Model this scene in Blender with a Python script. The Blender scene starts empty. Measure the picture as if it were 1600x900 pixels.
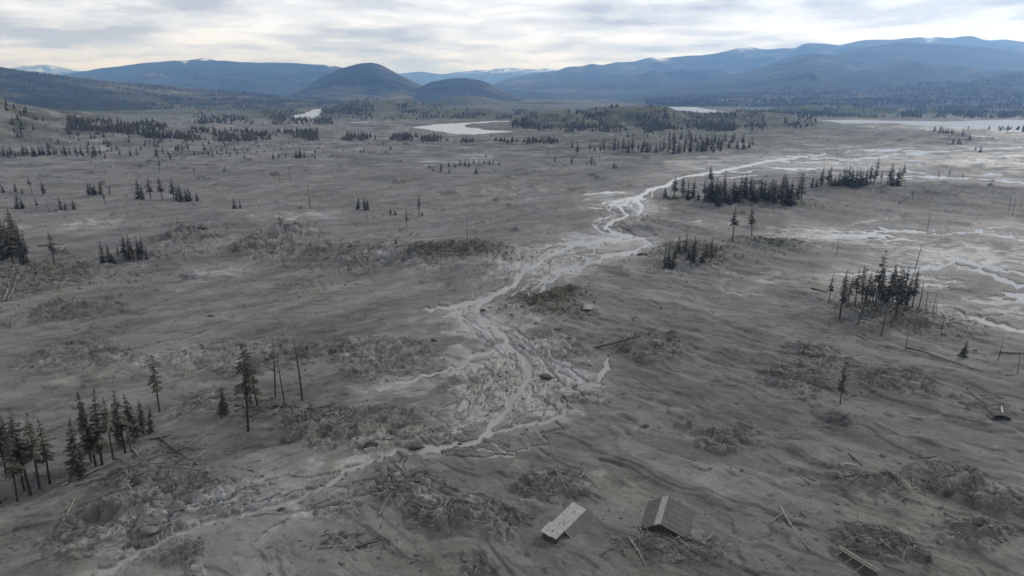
import bpy, math, random
import numpy as np

# ------------------------------------------------------------------ camera, sky, sun, exposure
F, CAM_H = 1067.0, 70.0                      # focal length in photo pixels (1600 wide), height above the mud plain
TH = math.atan(310.0 / F)                    # pitch below the horizontal
CT, ST = math.cos(TH), math.sin(TH)
sc = bpy.context.scene
COL = sc.collection
R = math.radians
cam_data = bpy.data.cameras.new("camera")
cam_data.sensor_width = 36.0
cam_data.lens = 36.0 * F / 1600.0
cam_data.clip_start = 1.0
cam_data.clip_end = 80000.0
cam = bpy.data.objects.new("camera", cam_data)
COL.objects.link(cam)
cam.location = (0, 0, CAM_H)
cam.rotation_euler = (math.pi / 2 - TH, 0, 0)
sc.camera = cam

SUN_AZ, SUN_EL = 48.0, 30.0                  # degrees right of the view direction, above the horizon
world = bpy.data.worlds.new("World")
sc.world = world
world.use_nodes = True
wn, wl = world.node_tree.nodes, world.node_tree.links
wn.clear()
w_out = wn.new("ShaderNodeOutputWorld")
sky = wn.new("ShaderNodeTexSky")
sky.sky_type = 'NISHITA'
sky.sun_disc = False
sky.sun_elevation = R(SUN_EL)
sky.sun_rotation = R(SUN_AZ)
bg_sky = wn.new("ShaderNodeBackground")
bg_sky.inputs['Strength'].default_value = 0.06
wl.new(sky.outputs[0], bg_sky.inputs['Color'])
tc = wn.new("ShaderNodeTexCoord")
sep = wn.new("ShaderNodeSeparateXYZ")
wl.new(tc.outputs['Generated'], sep.inputs[0])


def wmath(op, a, b=None, clamp=False):
    n = wn.new("ShaderNodeMath")
    n.operation = op
    n.use_clamp = clamp
    for i, v in enumerate((a, b)):
        if v is None:
            continue
        if isinstance(v, (int, float)):
            n.inputs[i].default_value = v
        else:
            wl.new(v, n.inputs[i])
    return n.outputs[0]


zz = wmath('ADD', wmath('MAXIMUM', sep.outputs[2], 0.0), 0.10)
comb = wn.new("ShaderNodeCombineXYZ")         # the direction met on a level cloud sheet
wl.new(wmath('DIVIDE', sep.outputs[0], zz), comb.inputs[0])
wl.new(wmath('DIVIDE', sep.outputs[1], zz), comb.inputs[1])


def cloud_noise(scale, detail, rough, dist, off):
    m = wn.new("ShaderNodeMapping")
    m.inputs['Location'].default_value = off
    wl.new(comb.outputs[0], m.inputs[0])
    n = wn.new("ShaderNodeTexNoise")
    n.inputs['Scale'].default_value = scale
    n.inputs['Detail'].default_value = detail
    n.inputs['Roughness'].default_value = rough
    n.inputs['Distortion'].default_value = dist
    wl.new(m.outputs[0], n.inputs['Vector'])
    return n.outputs['Fac']


def wramp(fac, stops):
    r = wn.new("ShaderNodeValToRGB")
    r.color_ramp.interpolation = 'EASE'
    e = r.color_ramp.elements
    while len(e) < len(stops):
        e.new(0.5)
    for k, (p, c) in enumerate(stops):
        e[k].position = p
        e[k].color = (*c, 1)
    wl.new(fac, r.inputs[0])
    return r.outputs[0]


big = cloud_noise(0.8, 7.0, 0.56, 0.25, (3.1, 1.7, 0.0))
fine = cloud_noise(1.9, 6.0, 0.58, 0.2, (9.0, 4.0, 2.0))
cl = wmath('ADD', wmath('MULTIPLY', big, 0.68), wmath('MULTIPLY', fine, 0.32))
cloud_col = wramp(cl, [(0.400, (0.348, 0.382, 0.446)), (0.460, (0.469, 0.503, 0.563)), (0.515, (0.590, 0.626, 0.687)), (0.575, (0.704, 0.737, 0.797))])
bg_cloud = wn.new("ShaderNodeBackground")
bg_cloud.inputs['Strength'].default_value = 1.0
wl.new(cloud_col, bg_cloud.inputs['Color'])
gap = wramp(cloud_noise(0.8, 5.0, 0.55, 0.3, (20.0, 7.0, 5.0)), [(0.30, (0.9, 0.9, 0.9)), (0.42, (0.98, 0.98, 0.98))])
mix = wn.new("ShaderNodeMixShader")
wl.new(gap, mix.inputs[0])
wl.new(bg_sky.outputs[0], mix.inputs[1])
wl.new(bg_cloud.outputs[0], mix.inputs[2])
wl.new(mix.outputs[0], w_out.inputs[0])

sun_data = bpy.data.lights.new("sun", 'SUN')
sun_data.energy = 1.45
sun_data.angle = R(10)
sun_data.color = (1.0, 0.975, 0.94)
sun = bpy.data.objects.new("sun", sun_data)
COL.objects.link(sun)
sun.rotation_euler = (R(-(90 - SUN_EL)), 0, R(-SUN_AZ))

vs = sc.view_settings
vs.view_transform = 'Standard'
vs.look = 'None'
vs.exposure = 0.6
vs.gamma = 1.0
sc.cycles.use_denoising = True
sc.cycles.denoising_prefilter = 'ACCURATE'
sc.cycles.max_bounces = 5
sc.cycles.diffuse_bounces = 2
sc.cycles.glossy_bounces = 2
sc.cycles.volume_bounces = 1
sc.cycles.use_adaptive_sampling = False

rng = np.random.default_rng(7)
random.seed(7)


# ------------------------------------------------------------------ small helpers
def tag(o, label=None, cat=None, group=None, kind=None):
    if label:
        o['label'] = label
    if cat:
        o['category'] = cat
    if group:
        o['group'] = group
    if kind:
        o['kind'] = kind
    return o


def mesh_obj(name, me, mat=None, parent=None):
    o = bpy.data.objects.new(name, me)
    if mat is not None and not me.materials:
        me.materials.append(mat)
    COL.objects.link(o)
    if parent is not None:
        o.parent = parent
    return o


def np_mesh(name, v, f, mat=None, smooth=False, attrs=None):
    """mesh from an (n,3) vertex array and an (m,3 or 4) face array"""
    v = np.asarray(v, np.float32)
    f = np.asarray(f, np.int32)
    me = bpy.data.meshes.new(name)
    k = f.shape[1]
    me.vertices.add(len(v))
    me.vertices.foreach_set('co', v.ravel())
    me.loops.add(f.size)
    me.loops.foreach_set('vertex_index', f.ravel())
    me.polygons.add(len(f))
    me.polygons.foreach_set('loop_start', np.arange(0, f.size, k, dtype=np.int32))
    me.polygons.foreach_set('use_smooth', np.full(len(f), smooth))
    me.update(calc_edges=True)
    for n, a in (attrs or {}).items():
        at = me.attributes.new(n, 'FLOAT', 'POINT')
        at.data.foreach_set('value', np.asarray(a, np.float32).ravel())
    if mat:
        me.materials.append(mat)
    return me


class MB:
    """collects triangles and quads of one part"""
    def __init__(s):
        s.v, s.f = [], []

    def add(s, vs_, fs_):
        o = len(s.v)
        s.v += [tuple(p) for p in vs_]
        s.f += [tuple(o + i for i in q) for q in fs_]

    def slab(s, a, b, c, d, th):
        """a four-cornered board with thickness th below its face"""
        a, b, c, d = (np.array(p, float) for p in (a, b, c, d))
        n = np.cross(b - a, d - a)
        n /= np.linalg.norm(n)
        if n[2] < 0:
            n = -n
        lo = [p - n * th for p in (a, b, c, d)]
        s.add([a, b, c, d] + lo, [(0, 1, 2, 3), (7, 6, 5, 4), (0, 4, 5, 1), (1, 5, 6, 2), (2, 6, 7, 3), (3, 7, 4, 0)])

    def beam(s, a, b, w, h):
        a, b = np.array(a, float), np.array(b, float)
        d = (b - a) / np.linalg.norm(b - a)
        sd = np.cross(d, (0, 0, 1.0))
        sd /= max(np.linalg.norm(sd), 1e-6)
        up = np.cross(sd, d)
        q = []
        for p in (a, b):
            for i, j in ((-1, -1), (1, -1), (1, 1), (-1, 1)):
                q.append(p + sd * i * w / 2 + up * j * h / 2)
        s.add(q, [(0, 1, 2, 3), (7, 6, 5, 4), (0, 4, 5, 1), (1, 5, 6, 2), (2, 6, 7, 3), (3, 7, 4, 0)])

    def tube(s, pts, rad, n=6, cap=True):
        pts = [np.array(p, float) for p in pts]
        rings = []
        for i, p in enumerate(pts):
            d = pts[min(i + 1, len(pts) - 1)] - pts[max(i - 1, 0)]
            d /= max(np.linalg.norm(d), 1e-9)
            a = np.cross(d, (0.31, 0.17, 0.93) if abs(d[2]) < 0.9 else (1.0, 0.2, 0))
            a /= np.linalg.norm(a)
            b = np.cross(d, a)
            rings.append([p + rad[i] * (a * math.cos(2 * math.pi * k / n) + b * math.sin(2 * math.pi * k / n)) for k in range(n)])
        o = len(s.v)
        s.v += [tuple(q) for r in rings for q in r]
        for i in range(len(pts) - 1):
            for k in range(n):
                s.f.append((o + i * n + k, o + i * n + (k + 1) % n, o + (i + 1) * n + (k + 1) % n, o + (i + 1) * n + k))
        if cap:
            s.f.append(tuple(o + k for k in range(n))[::-1])
            s.f.append(tuple(o + (len(pts) - 1) * n + k for k in range(n)))

    def mesh(s, name, mat, smooth=False):
        me = bpy.data.meshes.new(name)
        me.from_pydata(s.v, [], s.f)
        if smooth:
            me.polygons.foreach_set('use_smooth', np.ones(len(me.polygons), bool))
        me.update()
        me.materials.append(mat)
        return me

    def build(s, name, mat, parent=None, smooth=False):
        return mesh_obj(name, s.mesh(name, mat, smooth), None, parent)


def empty(name, loc, rz=0.0):
    o = bpy.data.objects.new(name, None)
    o.empty_display_size = 0.5
    COL.objects.link(o)
    o.location = loc
    o.rotation_euler = (0, 0, rz)
    return o


# ------------------------------------------------------------------ noise
_perm = rng.permutation(256).astype(np.int32)
_perm = np.concatenate([_perm, _perm])
_g = np.array([(math.cos(a), math.sin(a)) for a in np.arange(16) * math.pi / 8], np.float32)


def noise(x, y, seed=0):
    x = np.asarray(x, np.float32) + seed * 17.31
    y = np.asarray(y, np.float32) - seed * 9.77
    xi, yi = np.floor(x), np.floor(y)
    xf, yf = x - xi, y - yi
    X, Y = xi.astype(np.int32) & 255, yi.astype(np.int32) & 255
    u = xf * xf * xf * (xf * (xf * 6 - 15) + 10)
    v = yf * yf * yf * (yf * (yf * 6 - 15) + 10)

    def gr(ix, iy, fx, fy):
        h = _perm[_perm[ix & 255] + (iy & 255)] & 15
        return _g[h, 0] * fx + _g[h, 1] * fy
    n00 = gr(X, Y, xf, yf)
    n10 = gr(X + 1, Y, xf - 1, yf)
    n01 = gr(X, Y + 1, xf, yf - 1)
    n11 = gr(X + 1, Y + 1, xf - 1, yf - 1)
    a = n00 + u * (n10 - n00)
    b = n01 + u * (n11 - n01)
    return 1.5 * (a + v * (b - a))


def fbm(x, y, oct=4, seed=0, gain=0.5, lac=2.03):
    s, a, f = 0, 1.0, 1.0
    t = 0
    for k in range(oct):
        s = s + a * noise(x * f, y * f, seed + k * 3)
        t += a
        a *= gain
        f *= lac
    return s / t


def ridged(x, y, oct=4, seed=0, gain=0.5):
    s, a, f, t = 0, 1.0, 1.0, 0
    for k in range(oct):
        s = s + a * (1 - np.abs(noise(x * f, y * f, seed + k * 5)) * 1.7)
        t += a
        a *= gain
        f *= 2.07
    return s / t


def cells(x, y, seed=0):
    """jittered cells: distance to nearest and second centre, two random numbers of the cell, offset from its centre"""
    x = np.asarray(x, np.float32)
    y = np.asarray(y, np.float32)
    xi, yi = np.floor(x).astype(np.int32), np.floor(y).astype(np.int32)
    f1 = np.full_like(x, 9.0)
    f2 = np.full_like(x, 9.0)
    r1, r2, ox, oy = np.zeros_like(x), np.zeros_like(x), np.zeros_like(x), np.zeros_like(x)
    for i in (-1, 0, 1):
        for j in (-1, 0, 1):
            h = _perm[_perm[(xi + i + seed) & 255] + ((yi + j) & 255)]
            h2 = _perm[h + 37]
            dx = x - (xi + i + h / 255.0).astype(np.float32)
            dy = y - (yi + j + h2 / 255.0).astype(np.float32)
            d = np.hypot(dx, dy)
            nw = d < f1
            f2 = np.where(nw, f1, np.minimum(f2, d))
            f1 = np.where(nw, d, f1)
            r1 = np.where(nw, _perm[h + 91] / 255.0, r1)
            r2 = np.where(nw, _perm[h2 + 11] / 255.0, r2)
            ox = np.where(nw, dx, ox)
            oy = np.where(nw, dy, oy)
    return f1, f2, r1, r2, ox, oy


def sstep(a, b, x):
    t = np.clip((x - a) / (b - a), 0, 1)
    return t * t * (3 - 2 * t)


# ------------------------------------------------------------------ laying out: a photo pixel to the point on the plain it shows
def ray(px, py):
    dx = (np.asarray(px, float) - 800) / F
    dy = (450 - np.asarray(py, float)) / F
    return dx, CT + dy * ST, -ST + dy * CT


def flat(px, py, z=0.0):
    dx, dyy, dz = ray(px, py)
    t = (z - CAM_H) / np.minimum(dz, -1e-4)
    return dx * t, dyy * t


def at_depth(px, py, Y):
    dx, dyy, dz = ray(px, py)
    t = Y / dyy
    return dx * t, Y + 0 * dx, CAM_H + dz * t


def blob_world(b):
    """(px, py, rx, ry[, weight]) of an oval seen on the plain -> centre and half-axes in metres"""
    px, py, rx, ry = b[:4]
    x, y = flat(px, py)
    x1, _ = flat(px + rx, py)
    y1 = flat(px, py - ry)[1]
    y0 = flat(px, py + ry)[1]
    return float(x), float((y + 0.5 * (y0 + y1)) / 2), float(abs(x1 - x)), float((y1 - y0) / 2), (b[4] if len(b) > 4 else 1.0)


def blobs(x, y, lst, hard=1.6):
    s = np.zeros_like(x)
    for cx, cy, rx, ry, w in lst:
        m = (np.abs(x - cx) < 2.2 * rx) & (np.abs(y - cy) < 2.2 * ry)
        if not m.any():
            continue
        d2 = ((x[m] - cx) / rx) ** 2 + ((y[m] - cy) / ry) ** 2
        s[m] = np.maximum(s[m], w * np.exp(-d2 ** hard * 0.7))
    return s


def BW(lst):
    return [blob_world(b) for b in lst]


# broken, hummocky ground
ROUGH = BW([(790, 480, 60, 30, .7), (870, 415, 90, 16, .7), (790, 600, 110, 50, .7), (700, 690, 120, 24, .6), (980, 350, 50, 24, .6), (450, 780, 120, 26, .5), (560, 560, 120, 32), (300, 560, 120, 30, .7), (640, 575, 70, 28, .8), (860, 560, 70, 40, .9), (570, 672, 110, 34), (300, 770, 110, 45),
            (210, 830, 90, 34), (100, 850, 110, 44, .9), (700, 800, 90, 30, .9), (860, 762, 60, 26), (1040, 855, 100, 26, .9), (1360, 845, 60, 28),
            (1350, 762, 60, 26, .8), (1490, 760, 60, 34, .9), (1240, 590, 60, 30, .8), (1390, 600, 70, 26, .7), (1010, 545, 70, 22, .7),
            (1150, 680, 60, 20, .6), (440, 385, 60, 26, 1.), (560, 400, 80, 28, .9), (690, 405, 110, 22, .9), (290, 385, 60, 26, .9),
            (120, 560, 110, 30, .7), (400, 560, 60, 30, .8), (120, 490, 70, 16, .9), (60, 440, 80, 34, .9), (180, 440, 80, 22, .7), (950, 615, 60, 22, .6),
            (1280, 560, 50, 20, .8), (1400, 510, 120, 26, .6), (880, 430, 90, 14, .5), (700, 480, 40, 12, .4), (1020, 350, 80, 14, .6), (1080, 420, 70, 14, .7),
            (1200, 385, 70, 12, .7), (480, 450, 60, 16, .5), (330, 640, 90, 28, .7), (480, 650, 90, 20, .7), (640, 770, 80, 24, .8), (520, 800, 60, 22, .7),
            (590, 855, 70, 22, .6), (240, 870, 80, 26, .6), (1100, 790, 40, 14, .5), (1500, 840, 70, 26, .6), (1250, 820, 40, 26, .5), (760, 390, 40, 10, .6),
            (1280, 250, 90, 10, .5), (300, 262, 120, 8, .4), (500, 270, 90, 8, .4), (840, 270, 60, 6, .4), (1450, 310, 90, 10, .5), (1300, 270, 60, 6, .4)])
# raised mounds (height in metres)
MOUND = BW([(848, 480, 44, 17, 3.2), (880, 462, 36, 8, 2.4), (806, 488, 22, 10, 2.0), (1085, 400, 60, 14, 2.2), (1205, 382, 62, 8, 2.0), (1160, 322, 110, 9, 2.6),
            (1330, 296, 80, 6, 2.6), (1000, 362, 26, 5, 2.0), (715, 400, 90, 10, 2.8), (590, 405, 70, 14, 1.6), (440, 372, 40, 12, 3.6), (300, 372, 40, 12, 3.2), (500, 395, 26, 8, 2.4), (380, 392, 26, 8, 2.0), (330, 352, 60, 6, 1.8),
            (115, 488, 50, 8, 2.2), (1060, 850, 40, 10, 1.3), (870, 758, 40, 10, 1.0), (700, 815, 44, 12, 1.1), (30, 440, 60, 18, 2.0), (205, 405, 36, 8, 1.6),
            (1480, 300, 100, 10, 1.8), (180, 805, 34, 10, 1.2), (570, 690, 34, 14, 1.0), (275, 820, 26, 12, 1.1), (620, 640, 30, 6, .8), (1380, 500, 90, 14, 1.4),
            (1060, 228, 110, 8, 4.0), (1490, 215, 50, 6, 4.0), (1570, 206, 40, 3, 3.0), (560, 680, 70, 10, 1.1), (630, 545, 40, 8, 1.2), (1370, 760, 40, 8, 1.0),
            (1500, 760, 26, 10, 1.5), (1540, 840, 24, 10, .9), (1150, 690, 30, 6, .9), (990, 545, 50, 7, 1.2), (1080, 560, 30, 6, 1.0), (1260, 700, 30, 8, .8)])
# hollows
PIT = BW([(40, 845, 48, 18, 1.3), (170, 818, 30, 10, 1.1), (395, 782, 24, 7, .5), (1240, 760, 60, 20, .4), (340, 395, 24, 10, .8)])
# pale silt films and wet sheets left by the flow
PALE = BW([(800, 590, 130, 60, .9), (850, 410, 90, 30, .8), (760, 500, 80, 30, .9), (960, 380, 80, 14, .9), (990, 320, 40, 16, .9), (640, 600, 110, 24, .6),
           (560, 720, 110, 24, .6), (400, 790, 140, 30, .5), (150, 870, 110, 30, .6), (340, 430, 60, 14, .6), (460, 340, 120, 10, .5), (150, 350, 60, 10, .6),
           (960, 308, 70, 12, .6), (800, 300, 160, 14, .45), (1200, 440, 90, 14, .55), (1290, 370, 120, 14, .7), (1500, 400, 140, 22, .7), (1260, 255, 160, 14, .9),
           (1480, 250, 150, 16, .8), (1100, 262, 90, 8, .6), (1500, 200, 140, 6, .9), (1400, 480, 200, 14, .4), (1560, 480, 60, 16, .6), (940, 745, 24, 10, .7),
           (960, 800, 40, 24, .4), (1250, 745, 80, 26, .5), (1450, 650, 90, 16, .4), (720, 255, 80, 5, .5), (540, 235, 80, 5, .5), (1070, 255, 60, 4, .6),
           (700, 210, 90, 8, .5), (1540, 700, 60, 14, .4), (100, 450, 90, 10, .3), (640, 460, 90, 14, .3), (500, 480, 120, 16, .25)])
DARK = BW([(960, 560, 90, 26, .7), (1100, 600, 150, 60, .5), (1150, 520, 160, 40, .4), (560, 500, 130, 26, .5), (900, 690, 80, 30, .6), (700, 400, 110, 16, .6),
           (60, 770, 110, 30, .5), (1500, 430, 80, 20, .3), (640, 255, 90, 6, .6), (150, 500, 90, 14, .4), (1470, 305, 110, 14, .6), (1000, 225, 150, 10, .3),
           (1020, 365, 40, 8, .5), (1350, 640, 110, 40, .3), (420, 690, 60, 20, .5), (1000, 720, 110, 40, .4), (800, 880, 160, 26, .3)])
GREEN = BW([(850, 478, 50, 20, .9), (1215, 382, 50, 6, .9), (1090, 400, 60, 14, .5), (1060, 312, 30, 6, .8), (1210, 320, 60, 7, .7), (1340, 290, 70, 6, .7),
            (715, 402, 80, 9, .35), (1420, 278, 60, 5, .5), (60, 440, 90, 26, .4), (1380, 490, 90, 22, .35), (320, 215, 160, 10, .6), (1010, 188, 260, 20, 1.3),
            (1080, 182, 70, 6, .9), (900, 160, 200, 8, .8), (1150, 178, 120, 7, .7), (660, 168, 130, 8, .7), (560, 165, 90, 10, .6), (1470, 183, 200, 4, .7),
            (720, 158, 110, 5, .5), (1270, 165, 80, 5, .8), (1040, 228, 120, 9, .6), (1490, 214, 40, 5, .6)])
BRAID = BW([(1270, 250, 150, 14, 1.), (1480, 250, 160, 16, 1.), (1330, 375, 130, 18, .9), (1500, 405, 130, 22, .9), (1550, 480, 80, 24, .8), (900, 410, 110, 20, .95),
            (980, 335, 60, 22, .9), (1110, 265, 80, 9, .8), (1540, 345, 90, 14, .8), (640, 258, 60, 5, .5), (1060, 345, 60, 8, .8),
            (1500, 205, 140, 6, .9), (1340, 225, 120, 8, .7)])

# streams: photo pixels along the water, width in pixels
STREAMS = [
    ([(1290, 240), (1200, 252), (1130, 267), (1062, 278), (1048, 286), (1012, 297), (1003, 306), (985, 312), (968, 321), (974, 331), (982, 337), (960, 345),
      (946, 355), (960, 367), (986, 370), (942, 378), (900, 385), (868, 397), (842, 412), (815, 430), (792, 450), (762, 467), (745, 484), (752, 500), (776, 511),
      (790, 526), (800, 545), (820, 560), (829, 576), (823, 595), (806, 617), (797, 636), (775, 656), (766, 674), (748, 686), (722, 692), (690, 697), (650, 702),
      (620, 698), (600, 711), (572, 721), (550, 731), (532, 745), (515, 756), (482, 767), (436, 792), (398, 801), (340, 812), (290, 832), (252, 848), (214, 871), (150, 905)], 9),
    ([(950, 558), (950, 575), (938, 588), (924, 596)], 9),
    ([(862, 612), (882, 624), (885, 636), (868, 652), (830, 661), (792, 669), (764, 678)], 8),
    ([(986, 370), (1018, 382), (992, 395), (942, 404), (902, 418), (872, 432), (850, 450), (828, 458), (800, 470)], 7),
    ([(985, 312), (1004, 322), (1000, 332), (982, 337)], 6),
    ([(764, 467), (715, 476), (652, 486)], 7),
    ([(1680, 436), (1600, 428), (1562, 420), (1524, 411), (1492, 405), (1484, 412), (1464, 418), (1438, 421), (1382, 423), (1340, 429), (1302, 436)], 7),
    ([(1680, 384), (1600, 375), (1560, 367), (1528, 361), (1546, 355), (1580, 350)], 5),
    ([(1240, 355), (1290, 361), (1332, 369), (1382, 372), (1400, 376)], 4),
    ([(1360, 355), (1404, 361), (1460, 366)], 4),
    ([(1690, 300), (1600, 286), (1540, 281), (1480, 278), (1420, 276), (1340, 276), (1290, 279)], 3.5),
    ([(1680, 470), (1600, 463), (1568, 456), (1580, 466)], 9),
    ([(1470, 480), (1520, 496), (1570, 510), (1660, 530)], 8),
    ([(1130, 452), (1150, 458), (1188, 461)], 2.5),
    ([(1200, 252), (1290, 254), (1360, 246), (1430, 240), (1520, 233), (1680, 228)], 3.5),
    ([(798, 560), (742, 566), (682, 580), (622, 595), (572, 613)], 5),
    ([(442, 817), (415, 835), (398, 849)], 8),
    ([(484, 176), (470, 181), (492, 184)], 5),
    ([(1490, 412), (1530, 422), (1580, 440), (1680, 462)], 7),
]
_rt = random.Random(77)


def threads(main, n, spread, wpx, i0, i1):
    """side threads that leave the main channel and join it again lower down"""
    P_ = main[i0:i1]
    for _ in range(n):
        a = _rt.randint(0, len(P_) - 5)
        b = min(len(P_) - 1, a + _rt.randint(4, 10))
        sd = _rt.choice((-1, 1)) * _rt.uniform(.4, 1) * spread
        q = []
        for k in range(a, b):
            for t in (0, .5):
                x = P_[k][0] * (1 - t) + P_[k + 1][0] * t
                y = P_[k][1] * (1 - t) + P_[k + 1][1] * t
                f = (k + t - a) / (b - a)
                sc_ = max(.25, (y - 200) / 350)
                off = sd * math.sin(f * math.pi) * sc_ * (1 + .3 * _rt.uniform(-1, 1))
                q.append((x + off + _rt.uniform(-2, 2) * sc_, y + .12 * off + _rt.uniform(-1.5, 1.5) * sc_))
        STREAMS.append((q, wpx * _rt.uniform(.5, 1.1)))


threads(STREAMS[0][0], 36, 72, 3.0, 4, 40)
threads(STREAMS[0][0], 6, 60, 3.5, 38, 52)
threads(STREAMS[3][0], 6, 34, 3.5, 0, 9)
for x0, x1, y0, y1, n in ((1180, 1440, 234, 266, 22), (1340, 1640, 228, 282, 24), (1180, 1420, 352, 384, 14), (1370, 1650, 352, 440, 20), (1480, 1660, 456, 512, 9), (1040, 1180, 258, 280, 7), (1480, 1640, 196, 224, 7), (600, 760, 246, 262, 2),
                          (880, 1010, 300, 345, 7), (1280, 1480, 410, 450, 8), (1020, 1130, 336, 352, 5)):
    for _ in range(n):
        L_ = _rt.uniform(30, 150) * min(1, (x1 - x0) / 200)
        x, y = _rt.uniform(x0, x1 - L_ * .5), _rt.uniform(y0, y1)
        vs_ = (y - 130) / 260.0
        sl = _rt.uniform(-.10, .10)
        q, yy = [], y
        m_ = max(4, int(L_ / 9))
        for k in range(m_ + 1):
            yy += (sl * L_ / m_ + _rt.uniform(-2.2, 2.2)) * vs_
            q.append((x + L_ * k / m_, yy))
        STREAMS.append((q, _rt.uniform(1.4, 3.6) * (0.45 + .7 * vs_)))


def meander(P_, amp):
    """extra bends between the drawn points"""
    q = []
    for (ax_, ay_), (bx_, by_) in zip(P_[:-1], P_[1:]):
        q.append((ax_, ay_))
        L_ = math.hypot(bx_ - ax_, by_ - ay_)
        n_ = int(L_ / 13)
        for k in range(1, n_ + 1):
            t = k / (n_ + 1)
            y_ = ay_ + (by_ - ay_) * t
            v_ = max(.2, min(1.2, (y_ - 170) / 260))
            q.append((ax_ + (bx_ - ax_) * t + _rt.uniform(-1, 1) * amp * 1.6, y_ + _rt.uniform(-1, 1) * amp * v_))
    return q + [P_[-1]]


STREAMS = [(meander(p_, 3.6 if i_ < 19 else 2.4), w_) for i_, (p_, w_) in enumerate(STREAMS)]
LAKES = [
    [(644, 200), (664, 196), (700, 193), (740, 191), (770, 189), (800, 188.4), (800, 189.4), (772, 191), (748, 193.5), (722, 196), (738, 200), (770, 203.5), (806, 205.5), (790, 207.5), (740, 210), (712, 210), (692, 206.5), (668, 202.5)],
    [(1020, 168), (1060, 163), (1120, 161), (1150, 163), (1090, 168), (1130, 174), (1190, 180), (1230, 184), (1190, 185), (1130, 179), (1080, 174)],
    [(1275, 188), (1340, 187), (1420, 189), (1480, 190), (1540, 188), (1700, 186), (1700, 205), (1560, 202), (1490, 198), (1400, 195), (1320, 193)],
    [(452, 182), (478, 177), (492, 171), (500, 172), (497, 179), (490, 185), (470, 186)],
    [(820, 150.5), (850, 149.2), (865, 149.6), (845, 151.6)],
    [(545, 190.5), (580, 189.5), (575, 192), (550, 192)],
]


def to_world(poly):
    p = np.array(poly, float)
    x, y = flat(p[:, 0], p[:, 1])
    return np.stack([x, y], 1)


LAKES_W = [to_world(l) for l in LAKES]


def seg_dist(x, y, a, b):
    dx, dy = b[0] - a[0], b[1] - a[1]
    L = dx * dx + dy * dy + 1e-9
    t = np.clip(((x - a[0]) * dx + (y - a[1]) * dy) / L, 0, 1)
    return np.hypot(x - a[0] - t * dx, y - a[1] - t * dy), t


def base_height(x, y):
    """slow shape of the land, without the mud's own relief"""
    h = 0.7 * noise(x / 140, y / 170, 3) * sstep(1100, 500, y)
    az = x / np.maximum(y, 30)                       # the hillside that comes down from the left
    px = 800 + F * az * 0.985
    crest = np.interp(px, [-400, -150, 0, 60, 130, 220, 320, 420], [100, 84, 67, 45, 29, 15, 6, 0])
    up = sstep(720, 1000, y + 0 * x) * sstep(2600, 1150, y)
    h = h + crest * up * (0.86 + 0.2 * noise(x / 90, y / 90, 41) + .12 * ridged(x / 60, y / 90, 3, 43))
    near_left = np.interp(px, [-400, -100, 40, 140], [16, 7, 1.0, 0]) * sstep(180, 320, y) * sstep(900, 500, y)
    h = h + near_left
    isl_ = np.zeros_like(x, dtype=float)
    for cx, cy, rx, ry, hh in ISLANDS:
        d = np.sqrt(((x - cx) / rx) ** 2 + ((y - cy) / ry) ** 2)
        d = d + 0.16 * noise(x / 120, y / 120, 47)
        isl_ = np.maximum(isl_, hh * sstep(1.02, 0.3, d))      # long low rises, not added up
    return h + isl_


def island(pxl, pxr, Y, top_py, depth):
    xl, xr = (pxl - 800) / F * Y * 0.98, (pxr - 800) / F * Y * 0.98
    _, _, z = at_depth(0.5 * (pxl + pxr), top_py, Y)
    return (0.5 * (xl + xr), Y, 0.5 * (xr - xl) * 1.08, depth, float(z) * 1.05)


ISLANDS = [island(850, 1120, 1480, 169.5, 150), island(980, 1300, 1460, 179, 120), island(795, 960, 1430, 176, 110), island(505, 690, 2500, 157, 300), island(640, 800, 2200, 170, 130),
           island(1170, 1400, 2350, 165, 160), island(1380, 1700, 2300, 171, 130), island(590, 640, 1250, 201, 60), island(660, 800, 3600, 152, 300)]
DIR_L = np.array(flat(560, 720)) - np.array(flat(150, 880))
DIR_R = np.array(flat(1400, 880)) - np.array(flat(900, 680))
AL, AR = math.atan2(DIR_L[1], DIR_L[0]), math.atan2(DIR_R[1], DIR_R[0])
RIVER_LINE = to_world([(150, 900), (450, 790), (640, 705), (790, 640), (800, 520), (850, 410), (980, 330), (1100, 270)])


def terrace(n, k):
    q = n * k
    fl = np.floor(q)
    return (fl + 0.25 * (q - fl) + 0.75 * sstep(0.84, 1.0, q - fl)) / k


def scarp(n, k):
    q = n * k
    return sstep(.80, .88, q - np.floor(q))


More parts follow.
